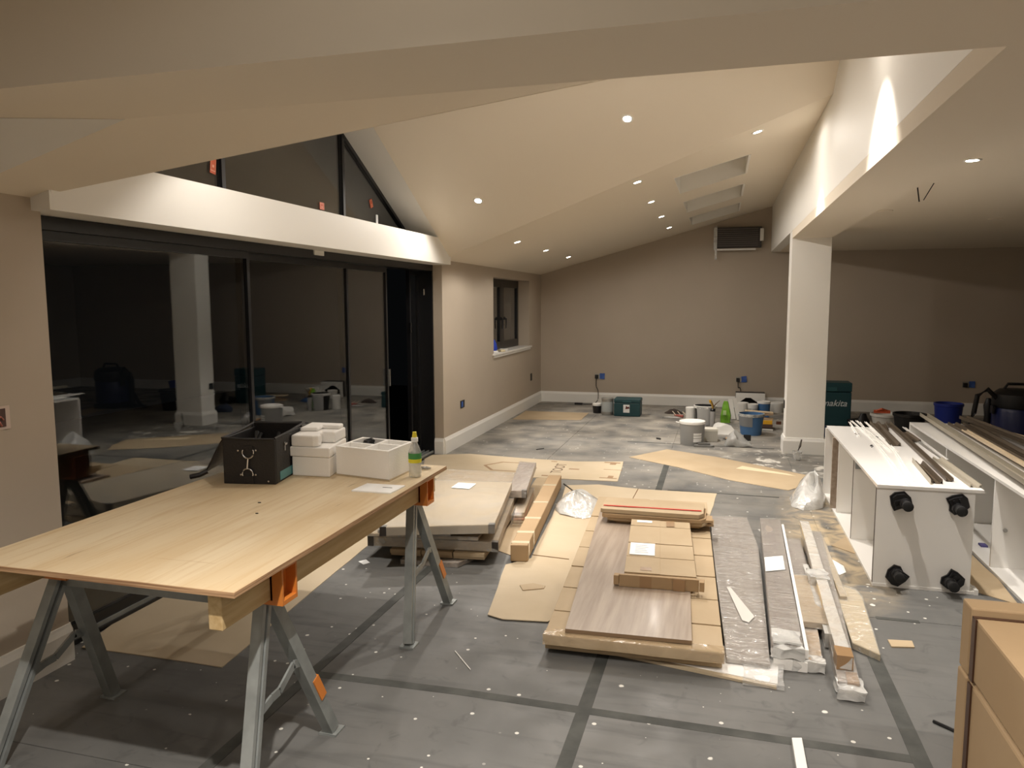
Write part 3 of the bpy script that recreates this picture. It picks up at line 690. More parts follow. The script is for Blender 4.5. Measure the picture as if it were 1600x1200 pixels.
MB().prism([(v.x, v.y) for v in (at(1160, 728, .004), at(1230, 740, .004), at(1244, 744, .004), at(1150, 732, .004))], .004, .0046).build('pale_patch', mat('pale_kraft', (226, 206, 172), .7), sh)  # thin patch paler than the cardboard under it
sheet('cardboard_sheet', 'cardboard sheet on the floor below the small window', 'cardboard', [(822, 642), (870, 643.5), (920, 645), (908, 656), (850, 655.5), (801, 655)], 0, .004, card_m, .004, GC)
c1 = sheet('cardboard_sheet', 'folded cardboard sheet on the floor behind the bundle with the red stripe', 'cardboard', [(884, 758), (935, 757), (1000, 764), (1120, 771), (1108, 810), (1095, 825), (940, 810), (872, 800)], 0, .004, card2_m, .003, GC)
a = at(997, 764, .0041); b = at(986, 784, .0041)
MB().tube([(a.x, a.y, .0045), (b.x, b.y, .0045)], .0035, 5).build('fold_line', carde_m, c1)
c2 = sheet('cardboard_sheet', 'cardboard sheet on the floor between the long carton and the main pile', 'cardboard', [(762, 960), (785, 967), (856, 971), (874, 960), (915, 862), (945, 790), (872, 786), (830, 872), (790, 882)], .0045, .004, card2_m, .004, GC)
a = at(832, 867, .009); b = at(889, 874, .009)
MB().tube([(a.x, a.y, .009), (b.x, b.y, .009)], .004, 5).build('fold_line', carde_m, c2)
sheet('cardboard_sheet', 'cardboard sheet on the floor left of the long carton beside the wrapped flat packs', 'cardboard', [(778, 860), (800, 868), (835, 800), (865, 745), (838, 747), (800, 800)], 0, .004, card_m, .004, GC)
sheet('cardboard_scrap', 'small torn cardboard scrap on the sheet left of the main pile', 'scrap', [(812, 914), (833, 911), (852, 915), (850, 919), (817, 922)], .009, .004, card_m, .001, 'cardboard scraps')
sheet('cardboard_scrap', 'small folded cardboard scrap on bare floor left of the big cartons', 'scrap', [(1387, 999), (1425, 1001), (1429, 1011), (1393, 1010)], 0, .006, card_m, .001, 'cardboard scraps')
sheet('cardboard_scrap', 'triangular cardboard piece at the open foot of the white cabinet', 'scrap', [(1299, 852), (1318, 840), (1334, 836), (1352, 870)], 0, .004, card_m, .001, 'cardboard scraps')
sheet('cardboard_sheet', 'cardboard sheet on the floor between the two white cabinets', 'cardboard', [(1468, 832), (1500, 850), (1560, 905), (1592, 945), (1528, 925), (1470, 905)], 0, .004, card_m, .003, GC)
sheet('cardboard_sheet', 'cardboard on the floor by the vacuum cleaner at the right edge', 'cardboard', [(1575, 690), (1640, 692), (1640, 730), (1600, 722)], 0, .004, card_m, .003, GC)

# ================================================================== LEFT PILE OF FLAT PACKS
def pack(name, label, cat, pts, z0, z1, m, group=None, bev=.004, seg=True):
    t = thing(name, label, cat, ((pts[0][0]+pts[2][0])/2, (pts[0][1]+pts[2][1])/2, z0), group)
    MB().prism(pts, z0, z1).build('carton', m, t, bevel=bev)
    return t
def grow(pts, g):
    c = Vector((sum(p[0] for p in pts)/len(pts), sum(p[1] for p in pts)/len(pts))); out = []
    for p in pts:
        v = Vector(p)-c; out.append(tuple(Vector(p)+v.normalized()*g))
    return out
def shell(pts, z0, z1, t, m=wrap_m, g=.004, n=3, amt=.004):
    mb = MB().prism(grow(pts, g), z0+.0015, z1+g).sub(n).rough(amt, 7, z0*31)
    for p in mb.v: p.z = max(p.z, z0+.0012)
    return mb.build('plastic_wrap', m, t, smooth=True)
def XY(*px, z=0): return [(lambda q: (q.x, q.y))(at(u, v, z)) for u, v in px]
GF = 'wrapped flat packs stacked by the table'
guard_m = mat('dark_corner_guard', (62, 56, 52), .35)
def guards(pts, z0, z1, t, idx=(0, 1), s=.035):
    n = len(pts)
    for i in idx:
        p = Vector(pts[i]); a = (Vector(pts[(i+1) % n])-p).normalized(); b = (Vector(pts[i-1])-p).normalized()
        g = [p-a*.004-b*.004, p+a*s-b*.004, p+a*s+b*s, p-a*.004+b*s]
        MB().prism([tuple(q) for q in g], z0-.0, z1+.003).build('corner_guard', guard_m, t)
# bottom board, loose cardboard, then four packs
bp = [(-1.86, 4.13), (-1.50, 4.16), (-1.42, 4.40), (-1.50, 5.2), (-1.95, 5.2)]
t = pack('wrapped_board', 'thin wrapped grey board at the very bottom of the pile by the table', 'panel', bp, .001, .030, oak_m, GF); shell(bp, .001, .030, t)
cb = [(-1.90, 4.18), (-1.30, 4.24), (-1.40, 5.5), (-2.02, 5.5)]
t = thing('folded_cardboard', 'folded cardboard with dark slots under the wrapped packs by the table', 'cardboard', (-1.6, 4.8, .036), GF)
for i in range(3):
    x0 = -1.95+i*.2; MB().prism([(x0+.003, 4.18+i*.02), (x0+.195, 4.2+i*.02), (x0+.1, 5.4), (x0-.1, 5.4)], .037, .052).build('flap', card_m, t)
    MB().prism([(x0+.003, 4.17+i*.02), (x0+.195, 4.19+i*.02), (x0+.1, 5.4), (x0-.1, 5.4)], .054, .078).sub(2).rough(.004, 5).build('flap', card_m, t)
p2 = [(-2.10, 4.18), (-1.28, 4.27), (-1.60, 6.12), (-2.28, 6.1)]
t = pack('flat_pack', 'wrapped brown flat pack with dark corner guards, lower of the large packs by the table', 'flat pack', p2, .083, .142, card_m, GF); guards(p2, .083, .142, t); shell(p2, .083, .142, t)
p3_ = [(-2.10, 4.16), (-1.40, 4.25), (-1.46, 5.0), (-2.16, 5.0)]
t = pack('flat_pack', 'thin wrapped cardboard pack between the two large packs by the table', 'flat pack', p3_, .150, .170, card_m, GF); shell(p3_, .150, .170, t)
p4 = [(-2.02, 4.15), (-1.56, 4.20), (-1.6, 4.9), (-2.05, 4.9)]
t = pack('wrapped_board', 'narrow wrapped grey board sandwiched below the top pack by the table', 'panel', p4, .178, .200, oakw_m, GF); shell(p4, .178, .200, t)
p5 = XY((594, 822), (772, 818), (800, 752), (650, 748), z=.27)
t = pack('flat_pack', 'large flat pack in cloudy plastic on top of the pile by the table', 'flat pack', p5, .208, .262, card2_m, GF); guards(p5, .208, .262, t); shell(p5, .208, .262, t, clear_mat('cloudy_wrap', base=.86, bs=2.2, bump=.3))
c_ = at(742, 748, .275)
lb = MB().box(c_.x-.09, c_.x+.05, c_.y-.28, c_.y-.12, .2675, .2685).build('paper_label', label_m, t)
p6 = [(-1.52, 5.25), (-1.40, 4.45), (-1.30, 4.45), (-1.34, 5.25)]
p7 = [(-1.86, 5.45), (-1.42, 5.3), (-1.50, 6.55), (-1.98, 6.55)]
t = pack('flat_pack', 'wrapped grey flat pack lying behind the pile by the table', 'flat pack', [(-1.50, 5.30), (-1.37, 5.33), (-1.53, 6.3), (-1.68, 6.3)], .145, .20, oak_m, GF, .004); shell([(-1.50, 5.30), (-1.37, 5.33), (-1.53, 6.3), (-1.68, 6.3)], .145, .20, t)
guards([(-1.50, 5.30), (-1.37, 5.33), (-1.53, 6.3), (-1.68, 6.3)], .145, .20, t, (1,))
# little bundle of folded cartons between the packs and the long carton
t = thing('carton_bundle', 'bundle of folded cartons in creased film beside the long carton', 'cardboard', (-1.3, 5.4, .002))
for i in range(5):
    z = .004+i*.017; MB().prism([(-1.402-.001*i, 5.05+.02*i), (-1.33-.002*i, 5.07+.02*i), (-1.435-.002*i, 5.85), (-1.54-.001*i, 5.84)], z, z+.013).sub(1).rough(.003, 11, i).build('folded_carton', card_m if i != 2 else mat('pink_print_card', (190, 140, 110), .8), t)
shell([(-1.403, 5.03), (-1.33, 5.04), (-1.435, 5.86), (-1.54, 5.86)], .002, .088, t, n=3, amt=.003)
p = at(636, 768, .27)
# long carton
a0 = Vector((-1.215, 4.33, 0)); b0 = at(857, 742, .115); b0.z = 0; wv = Vector((.105, .02, 0))
lc = thing('long_carton', 'long narrow cardboard carton with bands of clear tape, lying on the floor', 'carton', a0+Vector((0, 0, .009)))
q = [(a0-wv*.0).to_2d(), (a0+wv).to_2d(), (b0+wv*1.05).to_2d(), b0.to_2d()]
MB().prism([tuple(v) for v in q], .009, .115).build('carton', cardk_m, lc, bevel=.006)
for f in (.02, .13, .30, .52, .80):
    pa = a0.lerp(b0, f); pb = a0.lerp(b0, f+.022); g = Vector((.0015, 0, 0))
    MB().prism([tuple(v.to_2d()) for v in (pa-g, pa+wv+g, pb+wv+g, pb-g)], .0095, .1162).build('tape_band', cleartape_m, lc)

# ================================================================== MAIN PILE
GM = 'flat packs and panels in the main pile'
def rq(x0, y0, x1, y1, x2, y2, x3, y3): return [(x0, y0), (x1, y1), (x2, y2), (x3, y3)]
# white panel at the very bottom
wp = [(-.45, 3.30), (.268, 3.165), (.285, 3.37), (-.3, 3.62)]
t = pack('white_package', 'white panel in film sticking out at the bottom right of the main pile', 'panel', wp, .001, .016, lam_m, GM, .001)
shell([(.13, 3.15), (.29, 3.14), (.31, 3.41), (.14, 3.42)], .001, .02, t, n=3, amt=.012)
MB().prism([(-.45, 3.275), (.262, 3.14), (.262, 3.165), (-.45, 3.3)], .001, .012).build('cardboard_edge', card2_m, t)
def segpack(label, pts, z0, z1, cuts):
    """flat carton folded from card: side flaps divided by slots"""
    t = thing('flat_pack', label, 'flat pack', ((pts[0][0]+pts[2][0])/2, (pts[0][1]+pts[2][1])/2, z0), GM)
    MB().prism(pts, z0, z1-.004).build('carton', card_m, t, bevel=.003)
    P = [Vector(p) for p in pts]
    def S(u, v): return tuple(P[0].lerp(P[1], u).lerp(P[3].lerp(P[2], u), v))
    cc = [0]+cuts+[1]
    for v0, v1 in zip(cc, cc[1:]):
        for u0, u1 in ((0, .48), (.52, 1)):
            MB().prism([S(u0, v0+.004), S(u1, v0+.004), S(u1, v1-.002), S(u0, v1-.002)], z1-.0035, z1+rnd.uniform(0, .0025)).build('flap', card_m, t, bevel=.0015)
    return t
m1 = [(-.74, 3.22), (.045, 3.235), (-.07, 5.75), (-.88, 5.72)]
segpack('large brown flat pack, lower of two in the main pile', m1, .02, .058, [.1, .3, .5, .7, .9])
m2 = [(-.735, 3.18), (.05, 3.20), (-.065, 5.7), (-.875, 5.66)]
t = segpack('large brown flat pack under the grey oak board, upper of two', m2, .063, .104, [.11, .235, .365, .505, .64, .78])
tp = MB().prism([(-.74, 3.172), (.055, 3.192), (.05, 3.26), (-.735, 3.24)], .0615, .1085).sub(3).rough(.003, 12)
tp.build('end_tape', clear_mat('glossy_tape', base=.55, bs=4, haze=(222, 196, 156)), t, smooth=True)
gr = [(-.645, 3.215), (-.085, 3.24), (-.185, 5.25), (-.795, 5.23)]
ob = MB().prism(gr, .109, .127).build('oak_board', oak_m, bevel=.001)
tag(ob, 'grey oak laminate board lying on the big brown flat packs', 'board', GM)
MB().prism([(-.645, 3.2145), (-.085, 3.2395), (-.085, 3.24), (-.645, 3.215)], .1095, .1265).build('edge_banding', mat('oak_edge', (128, 106, 82), .6), ob)
# small carton
S0 = [(-.455, 3.83), (-.085, 3.85), (-.16, 4.86), (-.53, 4.84)]
t = thing('small_carton', 'brown carton with a white label on top of the grey oak board', 'carton', (-.3, 4.3, .128), GM)
MB().prism(S0, .128, .178).build('carton', cardk_m, t, bevel=.004)
P = [Vector(p) for p in S0]
def S(u, v, PP=P): return tuple(PP[0].lerp(PP[1], u).lerp(PP[3].lerp(PP[2], u), v))
for v0, v1 in ((.02, .28), (.28, .52), (.52, .86), (.86, 1.0)):
    for u0, u1 in ((0, .5), (.5, 1)):
        MB().prism([S(u0, v0+.006), S(u1+.001, v0+.006), S(u1+.001, v1-.004), S(u0, v1-.004)], .179, .183+rnd.uniform(0, .004)).build('flap', card_m, t, bevel=.0015)
fr = MB().prism([(-.475, 3.79), (-.072, 3.812), (-.074, 3.828), (-.477, 3.806)], .128, .192).build('end_flap', cardk_m, t, bevel=.002)
for x0 in (-.37, -.2): MB().prism([(x0, 3.7945), (x0+.06, 3.7975), (x0+.06, 3.80), (x0, 3.797)], .129, .191).build('tape_strip', tape_m, fr)
MB().box(-.505, -.478, 3.79, 3.83, .135, .185).build('side_tab', cardk_m, t, bevel=.002); MB().box(-.07, -.045, 3.80, 3.85, .135, .185).build('side_tab', cardk_m, t, bevel=.002)
MB().prism([S(.04, .3), S(.42, .3), S(.42, .51), S(.04, .51)], .1875, .1885).build('paper_label', label_m, t)
lp_ = MB()
for k in range(5): lp_.prism([S(.12, .34+k*.03), S(.12+.2*(1-.1*(k % 3)), .34+k*.03), S(.12+.2*(1-.1*(k % 3)), .346+k*.03), S(.12, .346+k*.03)], .1886, .1889)
lp_.build('label_text', mat('faint_grey_print', (170, 164, 160), .7), t)
MB().prism([S(.1, .93), S(.36, .93), S(.36, .975), S(.1, .975)], .1875, .1885).build('paper_slip', label_m, t)
MB().prism([S(.6, .87), S(.74, .87), S(.74, .99), S(.6, .99)], .1875, .1882).build('tape_strip', tape_m, t)
MB().prism([S(.22, .06), S(.38, .06), S(.38, .11), S(.22, .11)], .187, .1878).build('tape_strip', tape_m, t)
# bundle with red stripe
t = thing('folded_cartons', 'bundle of folded cartons with a red stripe across the back of the main pile', 'cardboard', (-.35, 4.95, .128), GM)
for i, (xa, xb, ya, yb) in enumerate(((-.66, -.07, 4.93, 5.16), (-.70, -.05, 4.90, 5.18), (-.735, -.06, 4.89, 5.19), (-.745, -.075, 4.90, 5.20))):
    z = .128+[0, .02, .042, .070][i]; h = [.017, .019, .025, .028][i]
    MB().prism([(xa, ya+.01), (xa+.02, ya), (xb-.03, ya+.0), (xb, ya+.05), (xb, yb), (xa, yb)], z, z+h).sub(2).rough(.0025, 14, i).build('folded_carton', card_m if i % 2 else cardk_m, t, bevel=.002)
MB().prism([(-.735, 4.965), (-.09, 4.985), (-.09, 5.005), (-.735, 4.985)], .2285, .2305).build('red_stripe', red_m, t)
MB().box(-.07, -.02, 4.93, 5.05, .17, .185).box(-.075, -.01, 4.95, 5.08, .14, .155).build('torn_end', cardk_m, t)
# grey wrapped panel on the right
gp = [(.03, 3.31), (.235, 3.315), (.30, 5.2), (.23, 5.55), (-.08, 5.5), (-.08, 5.0)]
gp = [(.064, 3.30), (.245, 3.29), (.27, 4.9), (.22, 5.6), (-.03, 5.58), (-.02, 5.0)]
t = pack('wrapped_package', 'wide grey laminate panel in clear film right of the brown flat packs', 'panel', gp, .018, .036, oakw_m, GM, .001)
shell(gp, .018, .036, t, wrap_m, .004, 3, .003)
MB().prism([(.14, 3.72), (.17, 3.70), (.2, 3.78), (.09, 4.15), (.07, 4.15)], .0425, .0435).build('milky_patch', mat('milky_white', (214, 210, 204), .3), t)  # thin pale patch lying over the film
# wrapped drawer side standing on edge and leaning
def wrapbox(name, label, a, b, wd, h, z0, m, wm=wraps_m, ends=True, grp='film-wrapped pieces right of the main pile', tilt=0, amt=.008):
    a = Vector(a); b = Vector(b); u = (b-a).normalized(); s = Vector((u.y, -u.x, 0))
    pts = [a, a+s*wd, b+s*wd, b]; t = thing(name, label, 'wrapped panel', ((a+b)/2+s*wd/2+Vector((0, 0, z0))), grp)
    q = [tuple(p.to_2d()) for p in pts]; ax = Matrix.Translation(a+Vector((0, 0, z0))) @ Matrix.Rotation(tilt, 4, u) @ Matrix.Translation(-(a+Vector((0, 0, z0))))
    MB().prism(q, z0, z0+h).t(ax).build('panel', m, t, bevel=.002)
    mb = MB().prism(grow(q, .006), z0+.001, z0+h+.004).sub(3).rough(amt, 12, a.x*9)
    for p in mb.v: p.z = max(p.z, z0+.001)
    mb.t(ax).build('plastic_wrap', wm, t, smooth=True)
    return t, ax, s, u
t, ax, s, u = wrapbox('wrapped_package', 'grey drawer panel in ribbed film with a white label', (.255, 3.36, 0), (.30, 5.38, 0), .13, .05, .05, oakw_m)
pa = Vector((.278, 4.28, 0)); MB().prism([tuple((pa+s*k+u*l).to_2d()) for k, l in ((0, 0), (.105, .06), (.105, .3), (0, .24))], .1055, .1065).build('paper_label', label_m, t)
MB().prism([tuple((Vector((.258, 3.36, 0))+s*k+u*l).to_2d()) for k, l in ((0, 0), (.12, 0), (.12, .14), (0, .14))], .104, .112).sub(2).rough(.008, 20).build('film_bunch', bag_m, t, smooth=True)
a_ = Vector((.262, 3.36, 0)); MB().prism([tuple(v.to_2d()) for v in (a_-u*.0, a_+s*.14, a_+s*.14-u*.03, a_-u*.03)], .001, .045).build('foam_end', poly_m, t)
MB().prism([tuple(v.to_2d()) for v in (a_+s*.13, a_+s*.145, a_+s*.145+u*1.95, a_+s*.13+u*1.95)], .05, .09).build('side_rail', lam_m, t)
wrapbox('wrapped_package', 'short wrapped cardboard-brown panel, lowest beside the drawer panel', (.345, 3.36, 0), (.40, 4.3, 0), .12, .04, .002, cardk_m, wrap_m)
wrapbox('wrapped_package', 'wrapped beige panel with pale ends beside the labelled drawer panel', (.412, 3.70, 0), (.43, 4.35, 0), .11, .03, .048, card_m, wraps_m)
wrapbox('wrapped_package', 'grey ribbed wrapped panel at the far end behind the beige one', (.425, 4.42, 0), (.44, 5.1, 0), .10, .05, .002, oakw_m, wraps_m)
wrapbox('wrapped_package', 'narrow white rail in clear film left of the tied timber', (.505, 3.60, 0), (.500, 4.55, 0), .03, .07, .002, lam_m, bag_m)
t, ax, s, u = wrapbox('wrapped_package', 'upper long pale timber length in film with brown end tape', (.512, 3.28, 0), (.555, 5.32, 0), .055, .05, .062, mat('pale_pine', (232, 212, 176), .6, var=(222, 198, 160), vscale=5, stretch=(8, 1, 8)), bag_m, amt=.005)
MB().prism([tuple(v.to_2d()) for v in (Vector((.508, 3.272, 0)), Vector((.573, 3.272, 0)), Vector((.575, 3.36, 0)), Vector((.508, 3.37, 0)))], .058, .121).build('tape_end', tape_m, t)
t, ax, s, u = wrapbox('wrapped_package', 'lower grey wrapped length under the pale timber, taped at its near end', (.50, 3.17, 0), (.60, 5.30, 0), .085, .055, .002, oakw_m, wrap_m, amt=.008)
MB().prism([(.535, 3.162), (.58, 3.162), (.585, 3.26), (.54, 3.26)], .0015, .0605).build('tape_end', tape_m, t)
def bunch(name_of, x0, x1, y0, y1, z0, z1, seed):
    o = bpy.data.objects[name_of]; mb = MB().box(x0, x1, y0, y1, z0, z1).sub(3).rough(.014, 22, seed)
    for q in mb.v: q.z = max(q.z, .0012)
    mb.build('film_bunch', bag_m, o, smooth=True)
bunch(t.name, .495, .60, 3.12, 3.24, .004, .05, 1)
bunch([o.name for o in bpy.data.objects if o.get('label', '').startswith('short wrapped cardboard-brown')][0], .343, .475, 3.33, 3.42, .004, .046, 4)
bunch([o.name for o in bpy.data.objects if o.get('label', '').startswith('upper long pale')][0], .50, .60, 4.2, 4.36, .055, .12, 7)
bunch([o.name for o in bpy.data.objects if o.get('label', '').startswith('grey drawer panel')][0], .25, .385, 3.33, 3.37, .05, .1, 9)
wrapbox('wrapped_package', 'second pale rail lying right against the tied timber at its far half', (.645, 4.15, 0), (.655, 5.25, 0), .035, .05, .002, card2_m, wrap_m)
bp_ = [(.625, 3.62), (.725, 3.52), (.765, 4.22), (.75, 4.32), (.64, 4.40)]
t = pack('wrapped_package', 'beige shelf panel in film lying right of the tied timber', 'panel', bp_, .002, .032, mat('beige_film_board', (206, 188, 154), .4), 'film-wrapped pieces right of the main pile', .003); shell(bp_, .002, .032, t, wrap_m, .006, 3, .004)
t2 = sheet('paper_scrap', 'torn white film scrap on the sawdust before the white cabinet', 'scrap', [(1287, 878), (1300, 874), (1318, 884), (1322, 894), (1312, 898), (1300, 890)], .001, .003, label_m, .004)
sheet('film_scrap', 'white film scrap on the floor by the drawer panel end', 'scrap', [(560, 877), (572, 874), (578, 879), (568, 882)], .0, .002, label_m, .002)

# white strip standing into view at the bottom edge
a = at(1237, 1153, .02); b = at(1253, 1153, .02)
tag(MB().prism([(a.x, a.y), (b.x, b.y), (b.x+.0, b.y-.75), (a.x+.0, a.y-.75)], .0, .022).build('white_trim', lam_m, bevel=.002), 'white strip of trim on the floor at the bottom edge of the view', 'trim')
# little bits on the floor
def stick(name, label, p0, p1, r, m, cat='offcut'):
    a = at(*p0); b = at(*p1); tag(MB().tube([(a.x, a.y, r), (b.x, b.y, r)], r, 6).build(name, m), label, cat)
stick('cable_tie', 'thin pale cable tie on the bare floor right of the sawhorse', (711, 1018), (735, 1047), .0025, whitep_m)
stick('metal_strip', 'dark metal strip on the floor left of the big cartons', (1458, 1129), (1493, 1145), .006, alu_m)
stick('metal_strip', 'thin dark rod on the floor behind the milky plastic bag', (881, 757), (899, 771), .006, alu_m)
stick('twig_offcut', 'dark shaving on the grey floor beyond the printed cardboard strip', (838, 703), (850, 701), .004, black_m)
for (u, v, lb) in ((458, 907, 'dark wood block on the cardboard seen just under the table edge'), (360, 968, 'dark wood block on the cardboard behind the near sawhorse')):
    p = at(u, v); M = T(p.x, p.y, .005, R(35))
    tag(MB().box(-.045, .045, -.014, .014, 0, .022).t(M).build('wood_block', mat('dark_wood_block', (92, 66, 50), .7), bevel=.003), lb, 'block')

# ================================================================== MILKY BAGS
def milky(label, c, rx, ry, h, seed, peak=(0, 0)):
    n, k = 20, 7; rings = []
    for j in range(k+1):
        f = j/k; r = math.cos(f*math.pi/2)**.8; ring = []
        for i in range(n):
            a = 2*math.pi*i/n; w_ = 1+.28*noise.noise(Vector((math.cos(a)*1.5, math.sin(a)*1.5, seed+f)))
            z = h*f*(1+.5*noise.noise(Vector((math.cos(a)*2, f*2, seed+5))))
            ring.append((c[0]+rx*r*w_*math.cos(a)+peak[0]*f, c[1]+ry*r*w_*math.sin(a)+peak[1]*f, c[2]+max(z, .0)))
        rings.append(ring)
    mb = MB().loft(rings).rough(min(rx, h)*.12, 9, seed)
    for p in mb.v: p.z = max(p.z, c[2]+.001)
    return tag(mb.build('plastic_bag', bag_m, smooth=True), label, 'plastic bag')
p = at(915, 803, .01); milky('milky plastic bag crumpled on the cardboard left of the red-striped bundle', (p.x-.06, p.y+.1, .01), .2, .2, .13, 3.1, (-.05, .1))
p = at(1276, 793, 0); milky('milky plastic bag slumped against the end of the white cabinet', (p.x-.07, p.y+.12, .0), .13, .24, .2, 7.7, (.07, .1))
# tall clear bag by the tubs is built with them

# ================================================================== WHITE CABINETS
def sidewall(name, parent, x0, x1, y0, y1, z0, z1, m=lam_m): return MB().box(x0, x1, y0, y1, z0, z1).build(name, m, parent, bevel=.0008)
cab = thing('wardrobe_carcass', 'white carcass lying on its side with four black feet facing the viewer', 'cabinet', (1.12, 5.5, 0), 'white wardrobe carcasses')
x0, x1, y0, y1, H = .865, 1.395, 4.5, 6.58, .585
sidewall('side_panel', cab, x0, x1, y0-.003, y1, H-.018, H); sidewall('side_panel', cab, x0, x1, y0-.003, y1, 0, .018)
sidewall('base_panel', cab, x0, x1-.04, y0, y0+.018, .018, H-.018)
sidewall('back_panel', cab, x1-.055, x1-.045, y0+.018, y1-.018, .018, H-.018)
for y in (5.32, 5.98): sidewall('shelf', cab, x0+.012, x1-.06, y, y+.018, .018, H-.018)
sidewall('shelf', cab, x0-.015, x1-.06, 6.1, 6.125, .018, H-.018, oak_m); sidewall('top_panel', cab, x0-.01, x1-.045, y1-.018, y1, .018, H-.018)
for xa, ya in ((x0-.0015, y0), (x0+.0105, 5.32)): MB().box(xa, xa+.0015, ya, ya+.018, .02, H-.02).build('edge_banding', mat('dark_edge_band', (70, 56, 48), .5), cab)
rl = MB().box(x0+.02, x0+.30, 4.52, 4.535, .16, .185).box(x0+.02, x0+.3, 4.52, 4.53, .12, .14).box(x0+.02, x0+.12, 5.30, 5.318, .5, .54); rl.build('drawer_runner', galv_m, cab)
def foot(x, z, ang):
    t = MB(); M = T(x, y0-.0005, z) @ Matrix.Rotation(R(90), 4, 'X') @ Matrix.Rotation(ang, 4, 'Z')
    prof = [(.052, .01), (.03, .05), (-.02, .056), (-.05, .04), (-.056, -.01), (-.05, -.045), (-.01, -.04), (.02, -.052), (.05, -.035)]
    t.prism(prof, 0, .012); t.prism([(a*.8, b*.8) for a, b in prof], .012, .03)
    t.box(-.035, .03, .008, .016, .03, .042).box(-.035, .03, -.02, -.012, .03, .042)
    t.lathe((.012, -.01, .02), [(.03, 0), (.03, .03), (.024, .032), (.022, .055)], 16)
    b = t.t(M).build('foot', black_m, cab, smooth=True)
    k = MB().lathe((.012, -.01, .075), [(.02, 0), (.026, .004), (.028, .03), (.02, .034)], 16).t(M).build('levelling_pad', blackr_m, b, smooth=True)
foot(.99, .50, .3); foot(1.27, .50, -1.2); foot(.985, .075, 2.4); foot(1.265, .07, -2.2)
MB().box(x1-.02, x1+.0, 4.49, 4.56, 0, .03).build('plinth_clip', lam_m, cab)

cab2 = thing('wardrobe_carcass', 'white carcass lying on its side at the right edge, brown profiles on it', 'cabinet', (1.85, 5.4, 0), 'white wardrobe carcasses')
x0, x1, y0, y1 = 1.585, 2.15, 3.6, 7.05; H = .57
sidewall('side_panel', cab2, x0, x1, y0, y1, H-.018, H); sidewall('side_panel', cab2, x0, x1, y0, y1, 0, .018)
sidewall('base_panel', cab2, x0, x1, y0, y0+.018, .018, H-.018); sidewall('top_panel', cab2, x0, x1, y1-.018, y1, .018, H-.018)
sidewall('back_panel', cab2, x1-.02, x1-.01, y0+.018, y1-.018, .018, H-.018)
for y in (4.95, 5.95): sidewall('shelf', cab2, x0+.005, x1-.02, y, y+.018, .018, H-.018)
MB().lathe((0, 0, 0), [(.012, 0), (.012, .008)], 12).t(T(x0+.07, 4.949, .25) @ Matrix.Rotation(R(90), 4, 'X')).build('cam_fixing', steel_m, cab2)
p = at(1543, 840, .018); tag(MB().box(1.66, 1.70, 5.35, 5.41, .0185, .03).build('blue_clip', mat('violet_clip', (70, 66, 120), .5)), 'small blue plastic clip lying inside the right-hand carcass', 'clip')

# ---- aluminium and white trims on the carcasses
def sec_m(w_, h, t_=.002): return [(-w_, 0), (-w_*.95, h), (-w_*.7, h), (-w_*.35, t_*2), (w_*.35, t_*2), (w_*.7, h), (w_*.95, h), (w_, 0), (w_*.9, 0), (w_*.8, h*.7), (w_*.45, 0), (-w_*.45, 0), (-w_*.8, h*.7), (-w_*.9, 0)]
def sec_l(w_, h, t_=.002): return [(0, 0), (w_, 0), (w_, t_), (t_, t_), (t_, h), (0, h)]
def sec_u(w_, h, t_=.002): return [(-w_, 0), (w_, 0), (w_, h), (w_-t_, h), (w_-t_, t_), (-w_+t_, t_), (-w_+t_, h), (-w_, h)]
def profile(name, label, p0, p1, z, sec, m, grp='trims lying on the left carcass'):
    a = at(p0[0], p0[1], z); b = at(p1[0], p1[1], z)
    return tag(MB().bar(a, b, sec).build(name, m), label, 'trim', grp)
Z1 = .5855
profile('bronze_profile', 'wide short bronze profile, leftmost of the bronze ones on the left carcass', (1399, 697), (1366, 662), Z1, sec_m(.035, .022), bronze_m)
profile('bronze_profile', 'longest dark bronze profile running the length of the left carcass', (1484, 752), (1388, 662), Z1+.003, sec_m(.02, .02), bronze_m)
profile('bronze_profile', 'short bronze profile with champagne side near the front of the left carcass', (1465, 756), (1436, 726), Z1, sec_m(.026, .026), bronze_m)
profile('champagne_profile', 'champagne coloured angle beside the short bronze profile', (1454, 757), (1425, 722), Z1, sec_l(.012, .03), champ_m)
profile('champagne_profile', 'long champagne profile along the right edge of the left carcass', (1525, 762), (1465, 718), Z1, sec_m(.03, .018), champ_m)
profile('white_profile', 'white profile lying behind the longest bronze one', (1475, 718), (1410, 668), Z1, sec_l(.025, .008), lam_m)
profile('bronze_profile', 'stubby bronze offcut with a wavy end near the far end of the left carcass', (1432, 690), (1412, 676), Z1+.008, sec_m(.03, .014), bronze_m)
profile('bronze_profile', 'bronze offcut at the far end of the left carcass beside the white trims', (1382, 673), (1376, 663), Z1, sec_u(.03, .016), bronze_m)
wt = ['white cable trim nearest the open side of the left carcass', 'second thin white trim fanned out on the left carcass', 'third thin white trim fanned out on the left carcass', 'long white trim reaching the front edge of the left carcass', 'faint white trim right of the fan on the left carcass', 'short white trim ending under the bronze profile']
for i, (p0, p1) in enumerate((((1342, 683), (1327, 660)), ((1375, 697), (1330, 658)), ((1392, 706), (1338, 658)), ((1420, 758), (1343, 660)), ((1428, 752), (1398, 705)), ((1402, 707), (1352, 660)))):
    profile('white_trim', wt[i], p0, p1, Z1+(.0 if i < 3 else .001), sec_u(.007, .008), lam_m)
